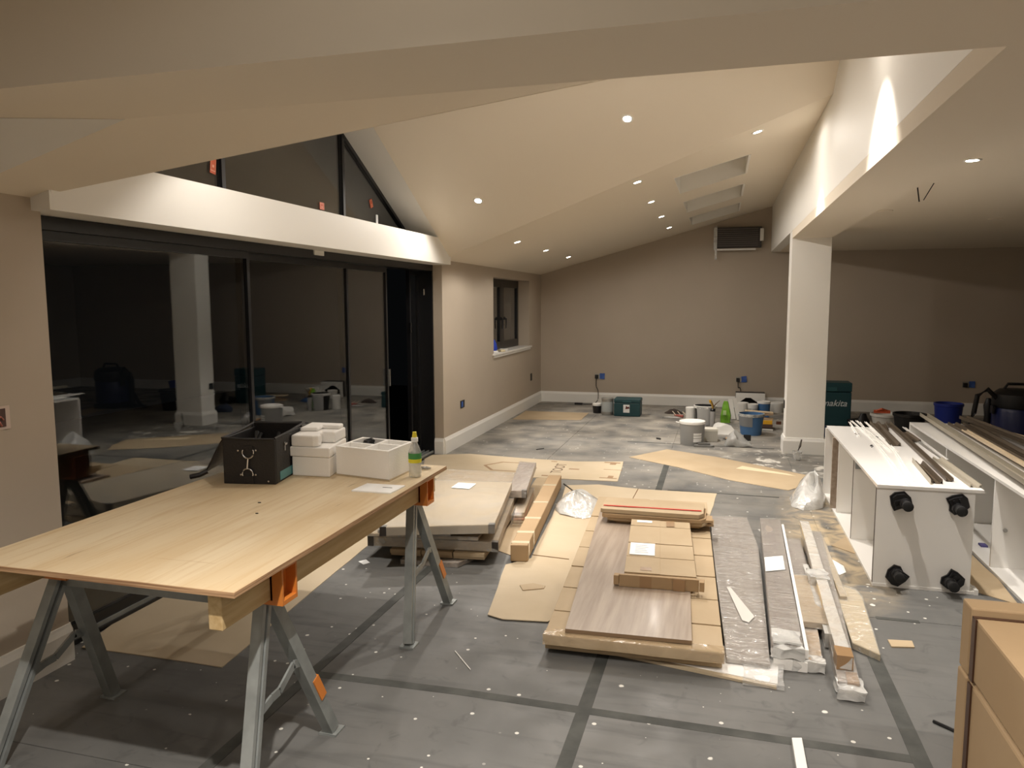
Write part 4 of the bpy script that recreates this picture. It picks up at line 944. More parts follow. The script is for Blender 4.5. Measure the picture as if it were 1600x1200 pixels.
for (u, v, lb) in ((1339, 679, 'little black fixing on the white trim of the left carcass'), (1363, 698, 'scatter of dark screws on the left carcass'), (1369, 684, 'grey fixing beside the fanned white trims')):
    p = at(u, v, Z1); mb = MB()
    for k in range(4): 
        q0 = Vector((p.x+rnd.uniform(-.02, .02), p.y+rnd.uniform(-.05, .05), Z1+.003)); mb.tube([q0, q0+Vector((rnd.uniform(-.012, .012), rnd.uniform(-.012, .012), 0))], .003, 5)
    tag(mb.build('fixings', black_m), lb, 'fixings')
Z2 = .5705; G2 = 'profiles lying on the right carcass'
profile('channel_profile', 'pale champagne channel running diagonally over the right carcass', (1640, 778), (1443, 650), Z2+.03, sec_u(.03, .03), champ_m, G2)
profile('brown_profile', 'first brown profile from the champagne channel on the right carcass', (1640, 748), (1488, 664), Z2, sec_m(.036, .025), bronze_m, G2)
profile('brown_profile', 'second brown profile from the champagne channel on the right carcass', (1640, 735), (1512, 664), Z2+.01, sec_m(.036, .022), bronze_m, G2)
profile('brown_profile', 'brown profile farthest right, nearest the vacuum cleaner', (1640, 706), (1506, 654), Z2+.036, sec_m(.038, .025), bronze_m, G2)
profile('pine_batten', 'pale batten lying between the brown profiles on the right carcass', (1640, 750), (1507, 673), Z2+.03, sec_u(.02, .012), card2_m, G2)
profile('pine_batten', 'pale batten farthest right beside the vacuum cleaner', (1640, 696), (1556, 671), Z2+.0, sec_u(.02, .012), card2_m, G2)

# ================================================================== BIG CARTONS AT THE RIGHT EDGE
GB = 'large strapped cartons at the right edge'
ZTOP = .70
A = at(1503, 933, ZTOP); X0 = A.x; Y1 = A.y; zs = atx(1517, 1060, X0+.01).z
t = thing('standing_carton', 'tall thin carton standing upright behind the strapped cartons at the right edge', 'carton', (X0+.35, Y1-.04, 0), GB)
MB().box(X0, X0+.8, Y1-.085, Y1, 0, zs-.003).build('lower_half', cardk_m, t, bevel=.006)
MB().box(X0+.002, X0+.8, Y1-.083, Y1-.002, zs+.003, ZTOP).build('upper_half', cardk_m, t, bevel=.006)
t = thing('strapped_carton', 'big brown carton at the right edge, upper of two with brown strap', 'carton', (X0+.4, Y1-.6, zs+.002), GB)
MB().box(X0+.006, X0+.8, Y1-1.05, Y1-.093, zs+.004, ZTOP-.02).build('carton', cardk_m, t, bevel=.008)
MB().box(X0+.001, X0+.006, Y1-.13, Y1-.1, zs+.004, ZTOP-.018).box(X0+.001, X0+.8, Y1-.115, Y1-.1, ZTOP-.02, ZTOP-.0175).build('strap', strap_m, t)
MB().box(X0+.1, X0+.8, Y1-1.05, Y1-.33, ZTOP-.018, ZTOP-.008).build('top_flap', cardk_m, t, bevel=.002)
t = thing('strapped_carton', 'big brown carton at the right edge, lower of two with brown strap', 'carton', (X0+.4, Y1-.6, 0), GB)
MB().box(X0+.004, X0+.8, Y1-1.05, Y1-.093, 0, zs-.006).build('carton', cardk_m, t, bevel=.008)
MB().box(X0-.001, X0+.004, Y1-.13, Y1-.1, 0, zs-.006).build('strap', strap_m, t)

# ================================================================== TUBS AND TOOLS ROUND THE COLUMN
def tub(name, label, u, v, wpx, hpx, m, lid=None, rim=None, taper=.9, band=None, group=None, cat='tub', open_=False, handle=False, content=None):
    """round tub whose base front touches pixel (u, v); real size from its width and height there"""
    p = at(u, v); k = ppm(p); r = wpx/k/2; p = at(u, v)+Vector((p.x, p.y, 0)).normalized()*r*taper; k = ppm(p); r = wpx/k/2; h = hpx/k
    t = thing(name, label, cat, (p.x, p.y, 0), group); c = (p.x, p.y, .0)
    if open_:
        MB().lathe(c, [(r*taper, 0), (r, h), (r*1.03, h), (r*1.03, h-.008), (r*1.04, h-.012), (r*1.0, h-.016), (r, h), (r*.97, h), (r*taper*.95, .01), (.0, .01)], 28).build('body', m, t, smooth=True)
        if rim: MB().lathe(c, [(r*.985, h-.035), (r*1.045, h-.03), (r*1.045, h), (r*.97, h+.002), (r*.96, h-.03)], 28, False).build('rim', rim, t, smooth=True)
    else:
        MB().lathe(c, [(r*taper, 0), (r*taper*1.01, .004), (r*.97, h-.02), (r*.97, h-.014)], 28).build('body', m, t, smooth=True)
        if lid: MB().lathe(c, [(r*.99, h-.03), (r, h-.006), (r*.98, h), (r*.92, h+.002), (r*.9, h-.003), (.0, h-.003)], 28).build('lid', lid, t, smooth=True)
    if band:
        f0, f1, bm = band; MB().lathe(c, [(r*(taper+(.97-taper)*f0)+.0015, h*f0), (r*(taper+(.97-taper)*f1)+.0015, h*f1)], 28, False).build('label_band', bm, t, smooth=True)
    if content: MB().lathe(c, [(r*.93, h*.8), (.0, h*.8)], 20).build('paint', content, t)
    if handle:
        pts = [(c[0]+r*1.03*math.cos(a_), c[1]-.02-r*.2*math.sin(a_), h-.02-r*.75*math.sin(a_)) for a_ in [math.pi*i/12 for i in range(13)]]
        MB().tube(pts, .003, 6).build('handle', steel_m, t, smooth=True)
    return t, p, r, h
GT = 'paint and plaster tubs before the column'
paint_m = mat('dried_plaster', (206, 204, 198), .8, var=(170, 168, 162), vscale=30)
t, p, r, h = tub('lidded_tub', 'grey plastic tub with a white lid, frontmost before the column', 1081, 697, 40, 37, grey_m, lid=whitep_m, taper=.88, group=GT)
d = (EYE-p); d.z = 0; d.normalize(); sd = Vector((-d.y, d.x, 0))
for z0_, z1_ in ((.045, .085), (.09, .115), (.12, .145)):
    q = p+d*(r*.93)+sd*(-.0)+Vector((.03, 0, 0))
    MB().loft([[(p.x+(r*.955+e_)*math.cos(a_), p.y+(r*.955+e_)*math.sin(a_), z) for a_ in [math.atan2(d.y, d.x)+R(6+8*i) for i in range(6)]] for e_, z in ((.001, z0_), (.003, z1_))], caps=False, closed=False).build('printed_label', label_m, t)
MB().tube([p+sd*-.17*0+Vector((-r*1.25, 0, h-.02)), p+Vector((-r, -.02, h-.025))], .006, 6).build('handle_lug', whitep_m, t)
tub('paint_tin', 'slim white tub behind the grey lidded tub, leftmost of the group', 1079, 661, 16, 24, whitep_m, lid=whitep_m, taper=.96, group=GT)
t, p, r, h = tub('black_bucket', 'black bucket with a grey plastic bag hung over its side behind the lidded tub', 1101, 665, 33, 30, black_m, rim=whitep_m, open_=True, taper=.78, group=GT)
mb = MB().loft([[(p.x+(r*k_)*math.cos(a_)*1.0, p.y+(r*k_)*math.sin(a_), z) for a_ in [R(225+10*i) for i in range(9)]] for k_, z in ((1.06, h-.01), (1.0, h*.6), (.93, h*.2), (.9, .005))], caps=False, closed=False)
mb.rough(.008, 12).build('hung_bag', mat('grey_bag_film', (176, 176, 174), .45), t, smooth=True)
# foam canister with gun
p = at(1113, 667); p.y += .03
t = thing('foam_gun', 'grey foam canister with a brass gun screwed on top beside the black bucket', 'foam gun', (p.x, p.y, 0), GT)
MB().lathe((p.x, p.y, 0), [(.031, 0), (.032, .005), (.032, .2), (.026, .222), (.016, .232)], 20).build('canister', mat('grey_can', (160, 158, 156), .4), t, smooth=True)
MB().lathe((p.x, p.y, .2), [(.0325, 0), (.033, .02), (.02, .035)], 20).build('collar', black_m, t, smooth=True)
g = MB().tube([(p.x, p.y, .23), (p.x-.005, p.y, .28), (p.x-.03, p.y-.01, .33)], .014, 8, [.012, .014, .016])
g.build('gun_body', brass_m, t, smooth=True)
MB().tube([(p.x-.03, p.y-.01, .31), (p.x-.038, p.y-.01, .345)], .014, 8).build('gun_knob', yellow_m, t, smooth=True)
MB().tube([(p.x, p.y, .245), (p.x+.04, p.y, .30), (p.x+.085, p.y+.01, .34)], .004, 8, [.01, .006, .004]).build('nozzle', mat('dull_brass', (110, 90, 70), .5, metal=.4), t, smooth=True)
# lime green tall bag
p = at(1133, 661); k_ = ppm(p)
mb = MB().loft([[(p.x+x*w_, p.y+.05+y*w_*.7, z) for x, y in ((-.06, -.05), (0, -.06), (.06, -.05), (.07, 0), (.06, .05), (-.06, .05))] for w_, z in ((1.0, 0), (1.05, .09), (.8, .18), (.55, .26), (.42, .285))]).sub(2).rough(.008, 14)
for q in mb.v: q.z = max(q.z, 0)
gb = mb.build('plaster_bag', green_m, smooth=True); tag(gb, 'tall lime green plastic bag standing among the tubs', 'bag', GT)
MB().box(p.x-.03, p.x+.01, p.y-.02, p.y-.016, .11, .17).build('bag_print', mat('pale_green_print', (190, 216, 150), .5), gb)
# leaning white offcuts
for i, (u0, v0, u1, v1, w_) in enumerate(((1146, 656, 1139, 628, .03), (1154, 657, 1146, 624, .025))):
    a = at(u0, v0); b = Vector((a.x+(-.06 if i else -.05), a.y+.12, .27+.02*i))
    tag(MB().bar(a+Vector((0, 0, .008)), b, [(-w_, -.004), (w_, -.004), (w_, .004), (-w_, .004)]).build('plasterboard_offcut', whitep_m), ['white board offcut leaning beside the lime green bag', 'white board offcut with holes leaning right of the lime green bag'][i], 'offcut', GT)
# white plastic crate with dark mouth against the wall
A = at(1149, 641); B_ = at(1192, 641); yc = A.y; xw0, xw1 = A.x, B_.x; w_ = xw1-xw0
t = thing('white_crate', 'white plastic crate on its side with a dark arched opening near the far wall', 'crate', ((xw0+xw1)/2, yc, 0))
arch = [(xw0+.04, .06), (xw0+.05, .15), (xw0+.1, .18), ((xw0+xw1)/2, .19), (xw1-.12, .175), (xw1-.07, .12), (xw1-.06, .06)]
H_ = .26; outer = [(xw0, .0), (xw1, .0), (xw1+.02, H_-.05), (xw1, H_), (xw0, H_)]
mb = MB(); mb.box(xw0, xw0+.05, yc, yc+.02, 0, H_).box(xw1-.06, xw1+.02, yc, yc+.02, 0, H_).box(xw0+.05, xw1-.06, yc, yc+.02, .19, H_).box(xw0+.05, xw1-.06, yc, yc+.02, 0, .05)
mb.add([(xw0+.05, yc, .19), (xw0+.05, yc, .12), (xw0+.14, yc, .19)], [(0, 1, 2)]).add([(xw1-.06, yc, .19), (xw1-.18, yc, .19), (xw1-.06, yc, .11)], [(0, 1, 2)])
mb.build('front', whitep_m, t, bevel=.002)
MB().box(xw0, xw1+.02, yc+.021, yc+.22, 0, .01).box(xw0, xw1+.02, yc+.021, yc+.22, H_-.01, H_).box(xw0, xw0+.01, yc+.021, yc+.22, .01, H_-.01).box(xw1+.01, xw1+.02, yc+.021, yc+.22, .01, H_-.01).box(xw0+.01, xw1+.01, yc+.21, yc+.22, .01, H_-.01).build('shell', mat('crate_shade', (60, 56, 54), .6), t)  # dark shell colour stands in for the shade inside the white crate
tub('white_tub', 'small white tub directly under the opening of the white crate', 1160, 645, 18, 15, whitep_m, lid=whitep_m, group=GT)
tub('white_tub', 'white ribbed tub between the small white tub and the blue lidded one', 1176, 648, 16, 16, whitep_m, lid=whitep_m, group=GT, band=(.3, .6, paint_m))
tub('blue_tub', 'blue tub with a white rim behind the large open blue bucket', 1193, 648, 20, 20, bluep_m, lid=whitep_m, group=GT)
tub('white_tub', 'white lidded tub nearest the left side of the column', 1213, 645, 22, 15, whitep_m, lid=whitep_m, group=GT)
tub('paint_tray_stack', 'dark round tray pile with a brush on top beside the column', 1213, 629, 26, 9, black_m, lid=paint_m, group=GT, cat='tray')
p = at(1210, 629); tag(MB().tube([(p.x, p.y+.15, .115), (p.x-.02, p.y+.17, .18), (p.x-.03, p.y+.17, .22)], .008, 8, [.018, .01, .006]).build('paint_brush', mat('brush_wood', (150, 128, 96), .6)), 'paint brush standing up from the dark trays beside the column', 'brush')
p = at(1180, 652); tag(MB().lathe((p.x, p.y+.05, .0), [(.17, 0), (.15, .03), (.07, .06), (.0, .065)], 16).rough(.03, 8, 2).build('blue_cloth', mat('blue_rag', (60, 100, 150), .9)), 'crumpled blue cloth behind the open blue bucket', 'cloth')
for q in bpy.data.objects['blue_cloth'].data.vertices: q.co.z = max(q.co.z, .001)
t, p, r, h = tub('blue_bucket', 'large open blue bucket with plaster dried round its rim, right of the clear bags', 1173, 681, 38, 33, bluep_m, rim=mat('plastered_rim', (128, 132, 136), .7, var=(200, 200, 194), vscale=24), open_=True, taper=.82, group=GT, content=paint_m)
MB().loft([[(p.x+(r*1.0+e_)*math.cos(a_), p.y+(r*1.0+e_)*math.sin(a_), z) for a_ in [R(190+12*i) for i in range(8)]] for e_, z in ((-.012, h*.42), (.006, h*.9))], caps=False, closed=False).rough(.003, 20).build('plaster_smear', mat('grey_smear', (132, 134, 136), .8), t, smooth=True)
# white sack and clear bag with black label
def lump(name, label, cat, u, v, sx, sy, sz, m, seed=1, group=None, amt=.42, n=18):
    p = at(u, v); rings = []
    for j in range(7):
        f = j/6; r_ = math.cos(f*math.pi/2)**.6 if f < 1 else .05
        rings.append([(p.x+sx*r_*math.cos(2*math.pi*i/n), p.y+sy+sy*r_*math.sin(2*math.pi*i/n), sz*f) for i in range(n)])
    mb = MB().loft(rings).rough(sz*amt, 9, seed)
    for q in mb.v: q.z = max(q.z, .001)
    return tag(mb.build(name, m, smooth=True), label, cat, group)
lump('plaster_sack', 'slumped white paper sack in front of the lime green bag', 'sack', 1131, 680, .16, .14, .12, mat('white_sack', (214, 212, 206), .7), 3)
cb_ = lump('clear_sack', 'clear plastic sack with a black label in front of the open blue bucket', 'sack', 1149, 699, .14, .10, .15, clear_mat('greyish_film', base=.5, bs=5, haze=(190, 190, 186)), 5)
p = at(1168, 693); MB().box(p.x-.045, p.x+.035, p.y-.0, p.y+.004, .03, .10).build('black_label', black_m, cb_)
p = at(1110, 690)
t = thing('small_carton', 'small pale carton directly behind the grey lidded tub', 'carton', (p.x, p.y+.08, 0), GT)
MB().box(-.1, .08, -.01, .14, 0, .145).t(T(p.x, p.y+.0, 0, R(8))).build('carton', mat('pale_carton', (176, 172, 162), .75), t, bevel=.003)
MB().box(-.1, .08, -.012, .142, .12, .148).t(T(p.x, p.y+.0, 0, R(8))).build('lid', mat('cream_carton', (210, 206, 194), .75), t, bevel=.003)
p = at(1099, 699)
t = thing('sanding_float', 'grey plasterer float lying at the foot of the grey lidded tub', 'float', (p.x, p.y, 0))
MB().prism([(-.11, -.02), (.09, -.03), (.12, .0), (.1, .04), (-.09, .04)], 0, .022).t(T(p.x, p.y+.03, 0, R(6))).build('plate', mat('float_grey', (120, 119, 116), .7), t, bevel=.004)
MB().prism([(-.06, -.012), (.07, -.014), (.07, .02), (-.06, .02)], .022, .045).t(T(p.x, p.y+.03, 0, R(6))).build('grip', mat('float_grip', (104, 103, 100), .6), t, bevel=.006)
p = at(1138, 689)
t = thing('trowel', 'small trowel with a pale wooden handle on the floor before the sacks', 'trowel', (p.x, p.y, 0))
MB().tube([(p.x-.02, p.y+.06, .02), (p.x+.0, p.y, .018), (p.x+.02, p.y-.05, .014)], .014, 8).build('handle', mat('tool_wood', (190, 150, 110), .6), t, smooth=True)
MB().prism([(p.x-.06, p.y+.1), (p.x+.0, p.y+.06), (p.x+.03, p.y+.12), (p.x-.03, p.y+.15)], .001, .006).build('blade', mat('dark_blade', (60, 56, 54), .5, metal=.5), t)
# spirit level, boards right by the column
a = at(1186, 672); yb = a.y
t = thing('spirit_level', 'yellow spirit level lying on boards left of the column base', 'level', (a.x, yb, .09))
MB().box(a.x-.02, .655, yb+.0, yb+.025, .075, .125).build('body', yellow_m, t, bevel=.003)
MB().box(a.x+.20, a.x+.26, yb-.002, yb+.0, .08, .12).build('vial', mat('dark_vial', (90, 50, 30), .3), t)
tag(MB().box(a.x-.03, .66, yb-.0, yb+.28, .03, .074).build('batten_board', mat('dark_board', (84, 62, 52), .7), bevel=.003), 'dark board under the yellow spirit level', 'board')
tag(MB().box(a.x-.03, .66, yb-.06, yb-.01, .0, .02).build('white_batten', whitep_m), 'white batten on the floor before the yellow spirit level', 'batten')
for i, (dz, ry, c_) in enumerate(((.13, .06, (176, 150, 118)), (.165, -.08, (150, 128, 104)), (.20, .05, (190, 170, 140)))):
    tag(MB().box(-.17, .17, -.04, .05, 0, .016).t(T(.50, yb+.12+.02*i, dz, R(5*i-5), 0, ry)).build('wood_offcut', mat('offcut_%d' % i, c_, .75)), ['brown wood offcut resting just above the spirit level', 'greyish wood offcut in the middle of the heap by the column', 'pale wood offcut on top of the heap by the column'][i], 'offcut')
# heap of brushes and rags on the left
p = at(1056, 652)
lump('dark_rag', 'dark rag heaped with tools left of the tubs', 'rag', 1052, 647, .14, .07, .07, mat('dark_rag', (62, 52, 46), .9), 9)
tag(MB().tube([(p.x-.02, p.y+.02, .03), (p.x+.10, p.y-.03, .02)], .018, 8, [.012, .02]).build('red_handled_tool', mat('faded_red', (166, 88, 78), .6), smooth=True), 'faded red tool handle among the rags left of the tubs', 'tool')
for i in range(3):
    q = Vector((p.x-.05+.07*i, p.y+.06, .075)); tag(MB().tube([q, q+Vector((.05, -.06, -.045))], .006, 6).build('paint_brush', mat('cream_handle', (200, 186, 164), .6), smooth=True), ['brush handle at the left of the rag heap', 'brush handle in the middle of the rag heap', 'brush handle at the right of the rag heap by the white tub'][i], 'brush')
tag(MB().prism([(p.x-.16, p.y-.03), (p.x+.02, p.y-.06), (p.x+.06, p.y-.02), (p.x-.1, p.y+.0)], .001, .005).build('paper_scrap', label_m), 'flat white paper in front of the rag heap', 'paper')
tub('mixing_cup', 'clear plastic cup with a paint brush at the front of the column base', 1245, 720, 14, 14, clear_m, open_=True, taper=.75, cat='cup')
p = at(1248, 716); tag(MB().tube([(p.x-.03, p.y+.0, .02), (p.x+.01, p.y+.03, .12), (p.x+.025, p.y+.04, .19)], .008, 8, [.02, .012, .007]).build('paint_brush', mat('grey_brush', (96, 92, 86), .7), smooth=True), 'grey paint brush standing in the cup by the column', 'brush')
stick('dark_nail', 'small dark object on the floor left of the grey lidded tub', (1026, 686), (1032, 687), .01, black_m, 'scrap')

# teal tool cases ---------------------------------------------------------------
def tcase(label, x0, x1, y0, y1, h, tiers=1, word=None, wsize=.07, wx=.5, wz=.5, badge=False):
    t = thing('tool_case', label, 'tool case', ((x0+x1)/2, (y0+y1)/2, 0), 'teal plastic tool cases')
    MB().box(x0, x1, y0, y1, 0, h*.78).build('body', teal_m, t, bevel=.01)
    MB().box(x0-.003, x1+.003, y0-.003, y1+.003, h*.79, h).build('lid', teal_m, t, bevel=.01)
    MB().box((x0+x1)/2-.06, (x0+x1)/2+.06, y0-.012, y0-.003, h*.80, h*.9).build('handle', mat('teal_handle', (40, 84, 88), .45), t, bevel=.004)
    if word: text(word, 'lettering', mat('pale_print', (206, 214, 214), .5), t, Matrix.Translation((x0+(x1-x0)*wx, y0-.0045 if wz < .78 else y0-.006, h*wz)) @ Matrix.Rotation(R(90), 4, 'X'), wsize, .3, .001, bold=.001)
    if badge:
        b = MB().box(x0+(x1-x0)*.36, x0+(x1-x0)*.6, y0-.0015, y0-.0, h*.22, h*.68).build('white_sticker', label_m, t)
        MB().prism([(0, 0), (.06, .01), (.05, .04), (.03, .03), (.01, .05)], 0, .001).t(Matrix.Translation((x0+(x1-x0)*.44, y0-.0016, h*.42)) @ Matrix.Rotation(R(90), 4, 'X')).build('sticker_picture', mat('dark_red_print', (96, 44, 36), .6), b)
    return t
A = at(959, 650); B_ = at(1001, 650)
tcase('teal tool case with a white picture sticker, standing against the far wall', A.x, B_.x, A.y, A.y+.28, .245, badge=True)
A = at(1287, 672); B_ = at(1331, 672); yk = A.y+.4
tcase('tall teal tool case with pale lettering right behind the column', A.x-.10, B_.x+.03, yk, yk+.3, .56, word='makita', wsize=.115, wx=.56, wz=.52)
lump('navy_bag', 'dark navy cloth on the floor in front of the tall teal case', 'cloth', 1290, 684, .12, .12, .12, mat('navy_cloth', (52, 62, 84), .9), 2)
# small tubs by the far wall
tub('mastic_tub', 'small black tub with a white rim beside the grey paint tin at the far wall', 933, 646, 15, 15, black_m, lid=whitep_m, taper=.82, group='tubs at the far wall')
tub('paint_tin', 'grey steel paint tin left of the teal case at the far wall', 949, 649, 19, 26, mat('tin_steel', (168, 166, 160), .35, metal=.6), lid=mat('tin_steel', (168, 166, 160)), taper=.97, band=(.2, .8, mat('tin_label', (176, 182, 182), .5)), group='tubs at the far wall')

# ---- sockets, plugs and cable
def plate(name, label, cat, c, ax, w_, h_, m, th=.008):
    """ax 'x': on the left wall facing +x; 'y': on the far wall facing -y"""
    t = thing(name, label, cat, c)
    if ax == 'x': MB().box(c[0], c[0]+th, c[1]-w_/2, c[1]+w_/2, c[2]-h_/2, c[2]+h_/2).build('face_plate', m, t, bevel=.002)
    else: MB().box(c[0]-w_/2, c[0]+w_/2, c[1]-th, c[1], c[2]-h_/2, c[2]+h_/2).build('face_plate', m, t, bevel=.002)
    return t
blueb_m = mat('blue_masking', (62, 96, 168), .6)
t = plate('wall_socket', 'black socket masked with blue film low on the left wall past the glazed doors', 'socket', (XW, 7.98, .46), 'x', .13, .085, black_m)
MB().box(XW+.008, XW+.011, 7.93, 7.98, .43, .49).build('blue_masking', blueb_m, t)
plate('wall_socket', 'small black socket low on the left wall near the far corner', 'socket', (XW, 11.2, .46), 'x', .085, .11, black_m)
t = thing('back_box', 'open wiring box with copper wires in the left wall at the photo edge', 'wiring box', (XW, 2.35, 1.14))
MB().box(XW, XW+.003, 2.27, 2.385, 1.095, 1.19).build('hole_edge', mat('raw_plaster', (206, 188, 176), .9), t)
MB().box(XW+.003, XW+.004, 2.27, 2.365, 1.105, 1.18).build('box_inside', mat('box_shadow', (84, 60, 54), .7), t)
MB().tube([(XW+.004, 2.29, 1.13), (XW+.02, 2.33, 1.15), (XW+.008, 2.35, 1.135)], .004, 6).tube([(XW+.004, 2.3, 1.16), (XW+.015, 2.32, 1.14), (XW+.01, 2.34, 1.11)], .004, 6).build('wires', mat('copper_wire', (180, 110, 96), .4, metal=.4), t, smooth=True)
cz = .43
def farsocket(x, label, plug=True, side=1):
    t = plate('wall_socket', label, 'socket', (x, YF, cz), 'y', .15, .085, mat('chrome_plate', (170, 168, 160), .3, metal=.6))
    if plug: MB().box(x-.07, x-.02, YF-.045, YF-.008, cz-.035, cz+.025).build('plug', black_m, t, bevel=.006)
    mb = MB().box(x+.005, x+.08, YF-.014, YF-.0085, cz-.04, cz+.05).sub(2).rough(.008, 20, x)
    for q in mb.v: q.y = min(q.y, YF-.0085)
    mb.build('blue_masking', blueb_m, t); return t
x1_ = aty(937, 588, YF).x; x2_ = aty(1158, 590, YF).x; x3_ = aty(1513, 600, YF).x
farsocket(x1_, 'chrome socket with black plug and blue masking, left one on the far wall')
farsocket(x2_, 'chrome socket with black plug and blue masking above the white crate')
farsocket(x3_, 'socket with blue masking on the dark far wall near the vacuum cleaner')
def cable(label, pts, r_=.006):
    P = [Vector(p) for p in pts]; out = []
    for i in range(len(P)-1):
        p0 = P[max(i-1, 0)]; p1 = P[i]; p2 = P[i+1]; p3 = P[min(i+2, len(P)-1)]
        for k in range(5):
            s_ = k/5; out.append(.5*((2*p1)+(p2-p0)*s_+(2*p0-5*p1+4*p2-p3)*s_*s_+(3*p1-p0-3*p2+p3)*s_**3))
    out.append(P[-1]); return tag(MB().tube(out, r_, 6).build('power_cable', cable_m, smooth=True), label, 'cable')
e1 = at(905, 632)
cable('black cable hanging from the left far socket to an extension block', [(x1_-.045, YF-.05, cz-.03), (x1_-.045, YF-.06, cz-.15), (x1_-.01, YF-.08, .2), (x1_-.01, YF-.12, .06), (x1_-.08, YF-.2, .008), (e1.x+.12, e1.y, .008), (e1.x+.05, e1.y, .012)])
tag(MB().box(e1.x-.07, e1.x+.05, e1.y-.03, e1.y+.03, 0, .03).build('extension_block', black_m, bevel=.005), 'black extension block on the floor under the left far socket', 'extension block')
cable('black cable hanging from the socket above the white crate', [(x2_-.045, YF-.05, cz-.03), (x2_-.04, YF-.06, cz-.12), (x2_-.01, YF-.05, .3), (x2_+.02, YF-.05, .1), (x2_+.02, YF-.05, .01)])
# sockets on the column, mirrored in the doors
t = plate('wall_socket', 'dark socket on the hidden left side of the column, seen mirrored in the doors', 'socket', (.69-.008, 8.56, .50), 'x', .09, .085, black_m)
# heater on the far wall
xa = aty(1118, 352, YF).x; xb = aty(1196, 352, YF).x; za = 2.37; zb = 2.70
t = thing('wall_heater', 'dark slatted heater in clear film high on the far wall beside the bulkhead', 'heater', ((xa+xb)/2, YF, za))
MB().box(xa, xb-.05, YF-.10, YF-.001, za+.03, zb).build('body', mat('heater_dark', (64, 58, 56), .5), t, bevel=.006)
for k in range(9):
    z = za+.055+k*.03; MB().box(xa+.03, xb-.1, YF-.112, YF-.1005, z, z+.012).build('slat', mat('heater_slat', (96, 90, 86), .45), t)
MB().box(xb-.075, xb-.025, YF-.14, YF-.1, za+.12, zb-.03).build('control_box', whitep_m, t, bevel=.004)
MB().box(xa+.03, xb-.13, YF-.13, YF-.10, za-.01, za+.015).build('front_strip', whitep_m, t)
MB().box(xa+.0, xa+.03, YF-.125, YF-.11, za-.14, zb+.02).box(xa-.02, xa-.0, YF-.115, YF-.105, za, zb).build('film_strip', clear_mat('pale_film', base=.6), t)
# ceiling hooks and unlit round
p = at(1443, 290, ZC)
tag(MB().tube([(p.x-.035, p.y, ZC-.002), (p.x-.02, p.y, ZC-.10)], .004, 6).tube([(p.x+.035, p.y-.1, ZC-.002), (p.x+.005, p.y, ZC-.09)], .003, 6).build('cable_end', cable_m, smooth=True), 'bare cable ends hanging from the flat ceiling right of the beam', 'cable')
for (u, v, lb) in ((1383, 329, 'unlit flush ceiling disc just right of the beam'), (1555, 342, 'unlit flush ceiling disc farther right over the dark room')):
    p = at(u, v, ZC); tag(MB().lathe((p.x, p.y, ZC-.008), [(.0, 0), (.055, 0), (.06, .0079)], 20, False).build('ceiling_disc', ceil_m, smooth=True), lb, 'ceiling disc')
# things on the window sill
zs_ = .951; p = at(778, 547, zs_)
mb = MB().lathe((XW-.08, 9.42, zs_), [(.05, 0), (.07, .05), (.06, .12), (.03, .16), (.0, .17)], 14).rough(.02, 14)
for q in mb.v: q.z = max(q.z, zs_+.001)
tag(mb.build('blue_rag', mat('bright_blue_rag', (30, 60, 170), .8), smooth=True), 'crumpled bright blue cloth on the window sill', 'cloth')
for i, (x, y, s_) in enumerate(((XW-.0, 9.38, .03), (XW+.0, 9.62, .035), (XW-.03, 9.86, .03))):
    tag(MB().box(-s_, s_, -s_*1.6, s_*1.6, 0, .025).t(T(x-.02, y, zs_+.0005, R(20+30*i))).build('sill_oddment', [label_m, mat('cream_bit', (220, 206, 170), .6), whitep_m][i], bevel=.004), ['white oddment at the near end of the window sill', 'cream oddment beside the blue cloth on the window sill', 'flat white oddment in the middle of the window sill'][i], 'oddment')

# ================================================================== DARK CORNER ON THE RIGHT
p = at(1382, 668); 
t, p, r, h = tub('white_basin', 'shallow white basin behind the left carcass', 1382, 676, 42, 28, whitep_m, rim=whitep_m, open_=True, taper=.7, cat='basin')
tag(MB().bar((p.x-.13, p.y, h+.02), (p.x+.05, p.y, h+.02), [(-.03, -.015), (.03, -.015), (.02, .02), (-.02, .02)]).tube([(p.x-.13, p.y, h+.02), (p.x-.05, p.y-.04, h+.06), (p.x+.03, p.y, h+.03)], .014, 6).build('orange_tool', mat('orange_grip', (214, 96, 54), .5), smooth=True), 'orange handled tool across the white basin', 'tool')
t, p, r, h = tub('black_trug', 'black flexible trug behind the carcasses', 1419, 690, 46, 42, black_m, rim=black_m, open_=True, taper=.75, cat='trug')
p = at(1348, 668)
mb = MB().lathe((p.x, p.y, 0), [(.08, 0), (.1, .06), (.05, .14), (.03, .18)], 12).tube([(p.x-.18, p.y, .06), (p.x, p.y, .09)], .04, 8).rough(.012, 12)
for q in mb.v: q.z = max(q.z, .001)
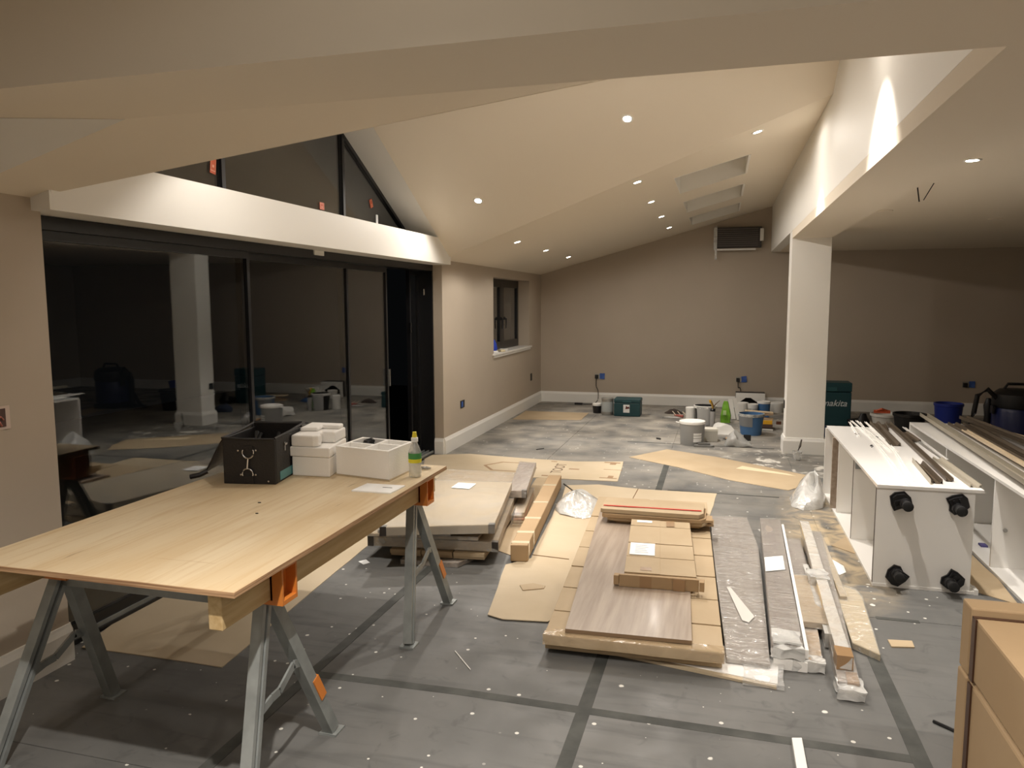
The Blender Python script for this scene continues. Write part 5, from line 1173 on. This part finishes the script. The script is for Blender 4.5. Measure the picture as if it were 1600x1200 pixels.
tag(mb.build('black_power_tool', black_m, smooth=True), 'black power tool between the tall teal case and the white basin', 'power tool')
t, p, r, h = tub('blue_bucket', 'square-sided dark blue bucket against the far wall in the dark corner', 1480, 672, 40, 40, mat('deep_blue', (36, 54, 150), .4), open_=True, rim=mat('deep_blue', (36, 54, 150)), taper=.85, cat='bucket')
# vacuum cleaner
p = at(1585, 700); vx, vy_ = p.x+.08, p.y+.25
t = thing('vacuum_cleaner', 'black drum vacuum cleaner with navy tank and hose at the right edge', 'vacuum cleaner', (vx, vy_, 0))
MB().lathe((vx, vy_, 0), [(.2, .06), (.24, .1), (.24, .38), (.225, .42)], 28).build('tank', navy_m, t, smooth=True)
MB().lathe((vx, vy_, .42), [(.24, 0), (.25, .03), (.24, .15), (.18, .2), (.0, .21)], 28).build('motor_head', black_m, t, smooth=True)
MB().lathe((vx, vy_, 0), [(.26, .02), (.28, .05), (.22, .08)], 28).build('base_ring', black_m, t, smooth=True)
for i in range(4):
    a_ = R(45+90*i); MB().lathe((vx+.24*math.cos(a_), vy_+.24*math.sin(a_), 0), [(.02, .005), (.03, .02), (.02, .045)], 10).build('castor', blackr_m, t, smooth=True)
MB().tube([(vx-.2, vy_-.05, .5), (vx-.32, vy_-.08, .62), (vx-.42, vy_-.08, .55), (vx-.44, vy_-.06, .35), (vx-.5, vy_-.08, .18), (vx-.62, vy_-.12, .06), (vx-.7, vy_-.1, .04)], .026, 10).build('hose', cable_m, t, smooth=True)
MB().tube([(vx-.15, vy_, .6), (vx-.1, vy_, .68), (vx+.12, vy_, .68), (vx+.16, vy_, .6)], .016, 8).build('carry_handle', black_m, t, smooth=True)
lk = MB().box(vx-.27, vx-.245, vy_-.1, vy_-.02, .35, .44).build('tank_clip', black_m, t, bevel=.004)
p = at(1545, 692)
tag(MB().lathe((p.x, p.y+.1, 0), [(.13, 0), (.13, .02), (.05, .05), (.035, .3), (.05, .42), (.02, .5)], 14).build('floor_sander', black_m, smooth=True), 'black upright power tool left of the vacuum cleaner', 'power tool')
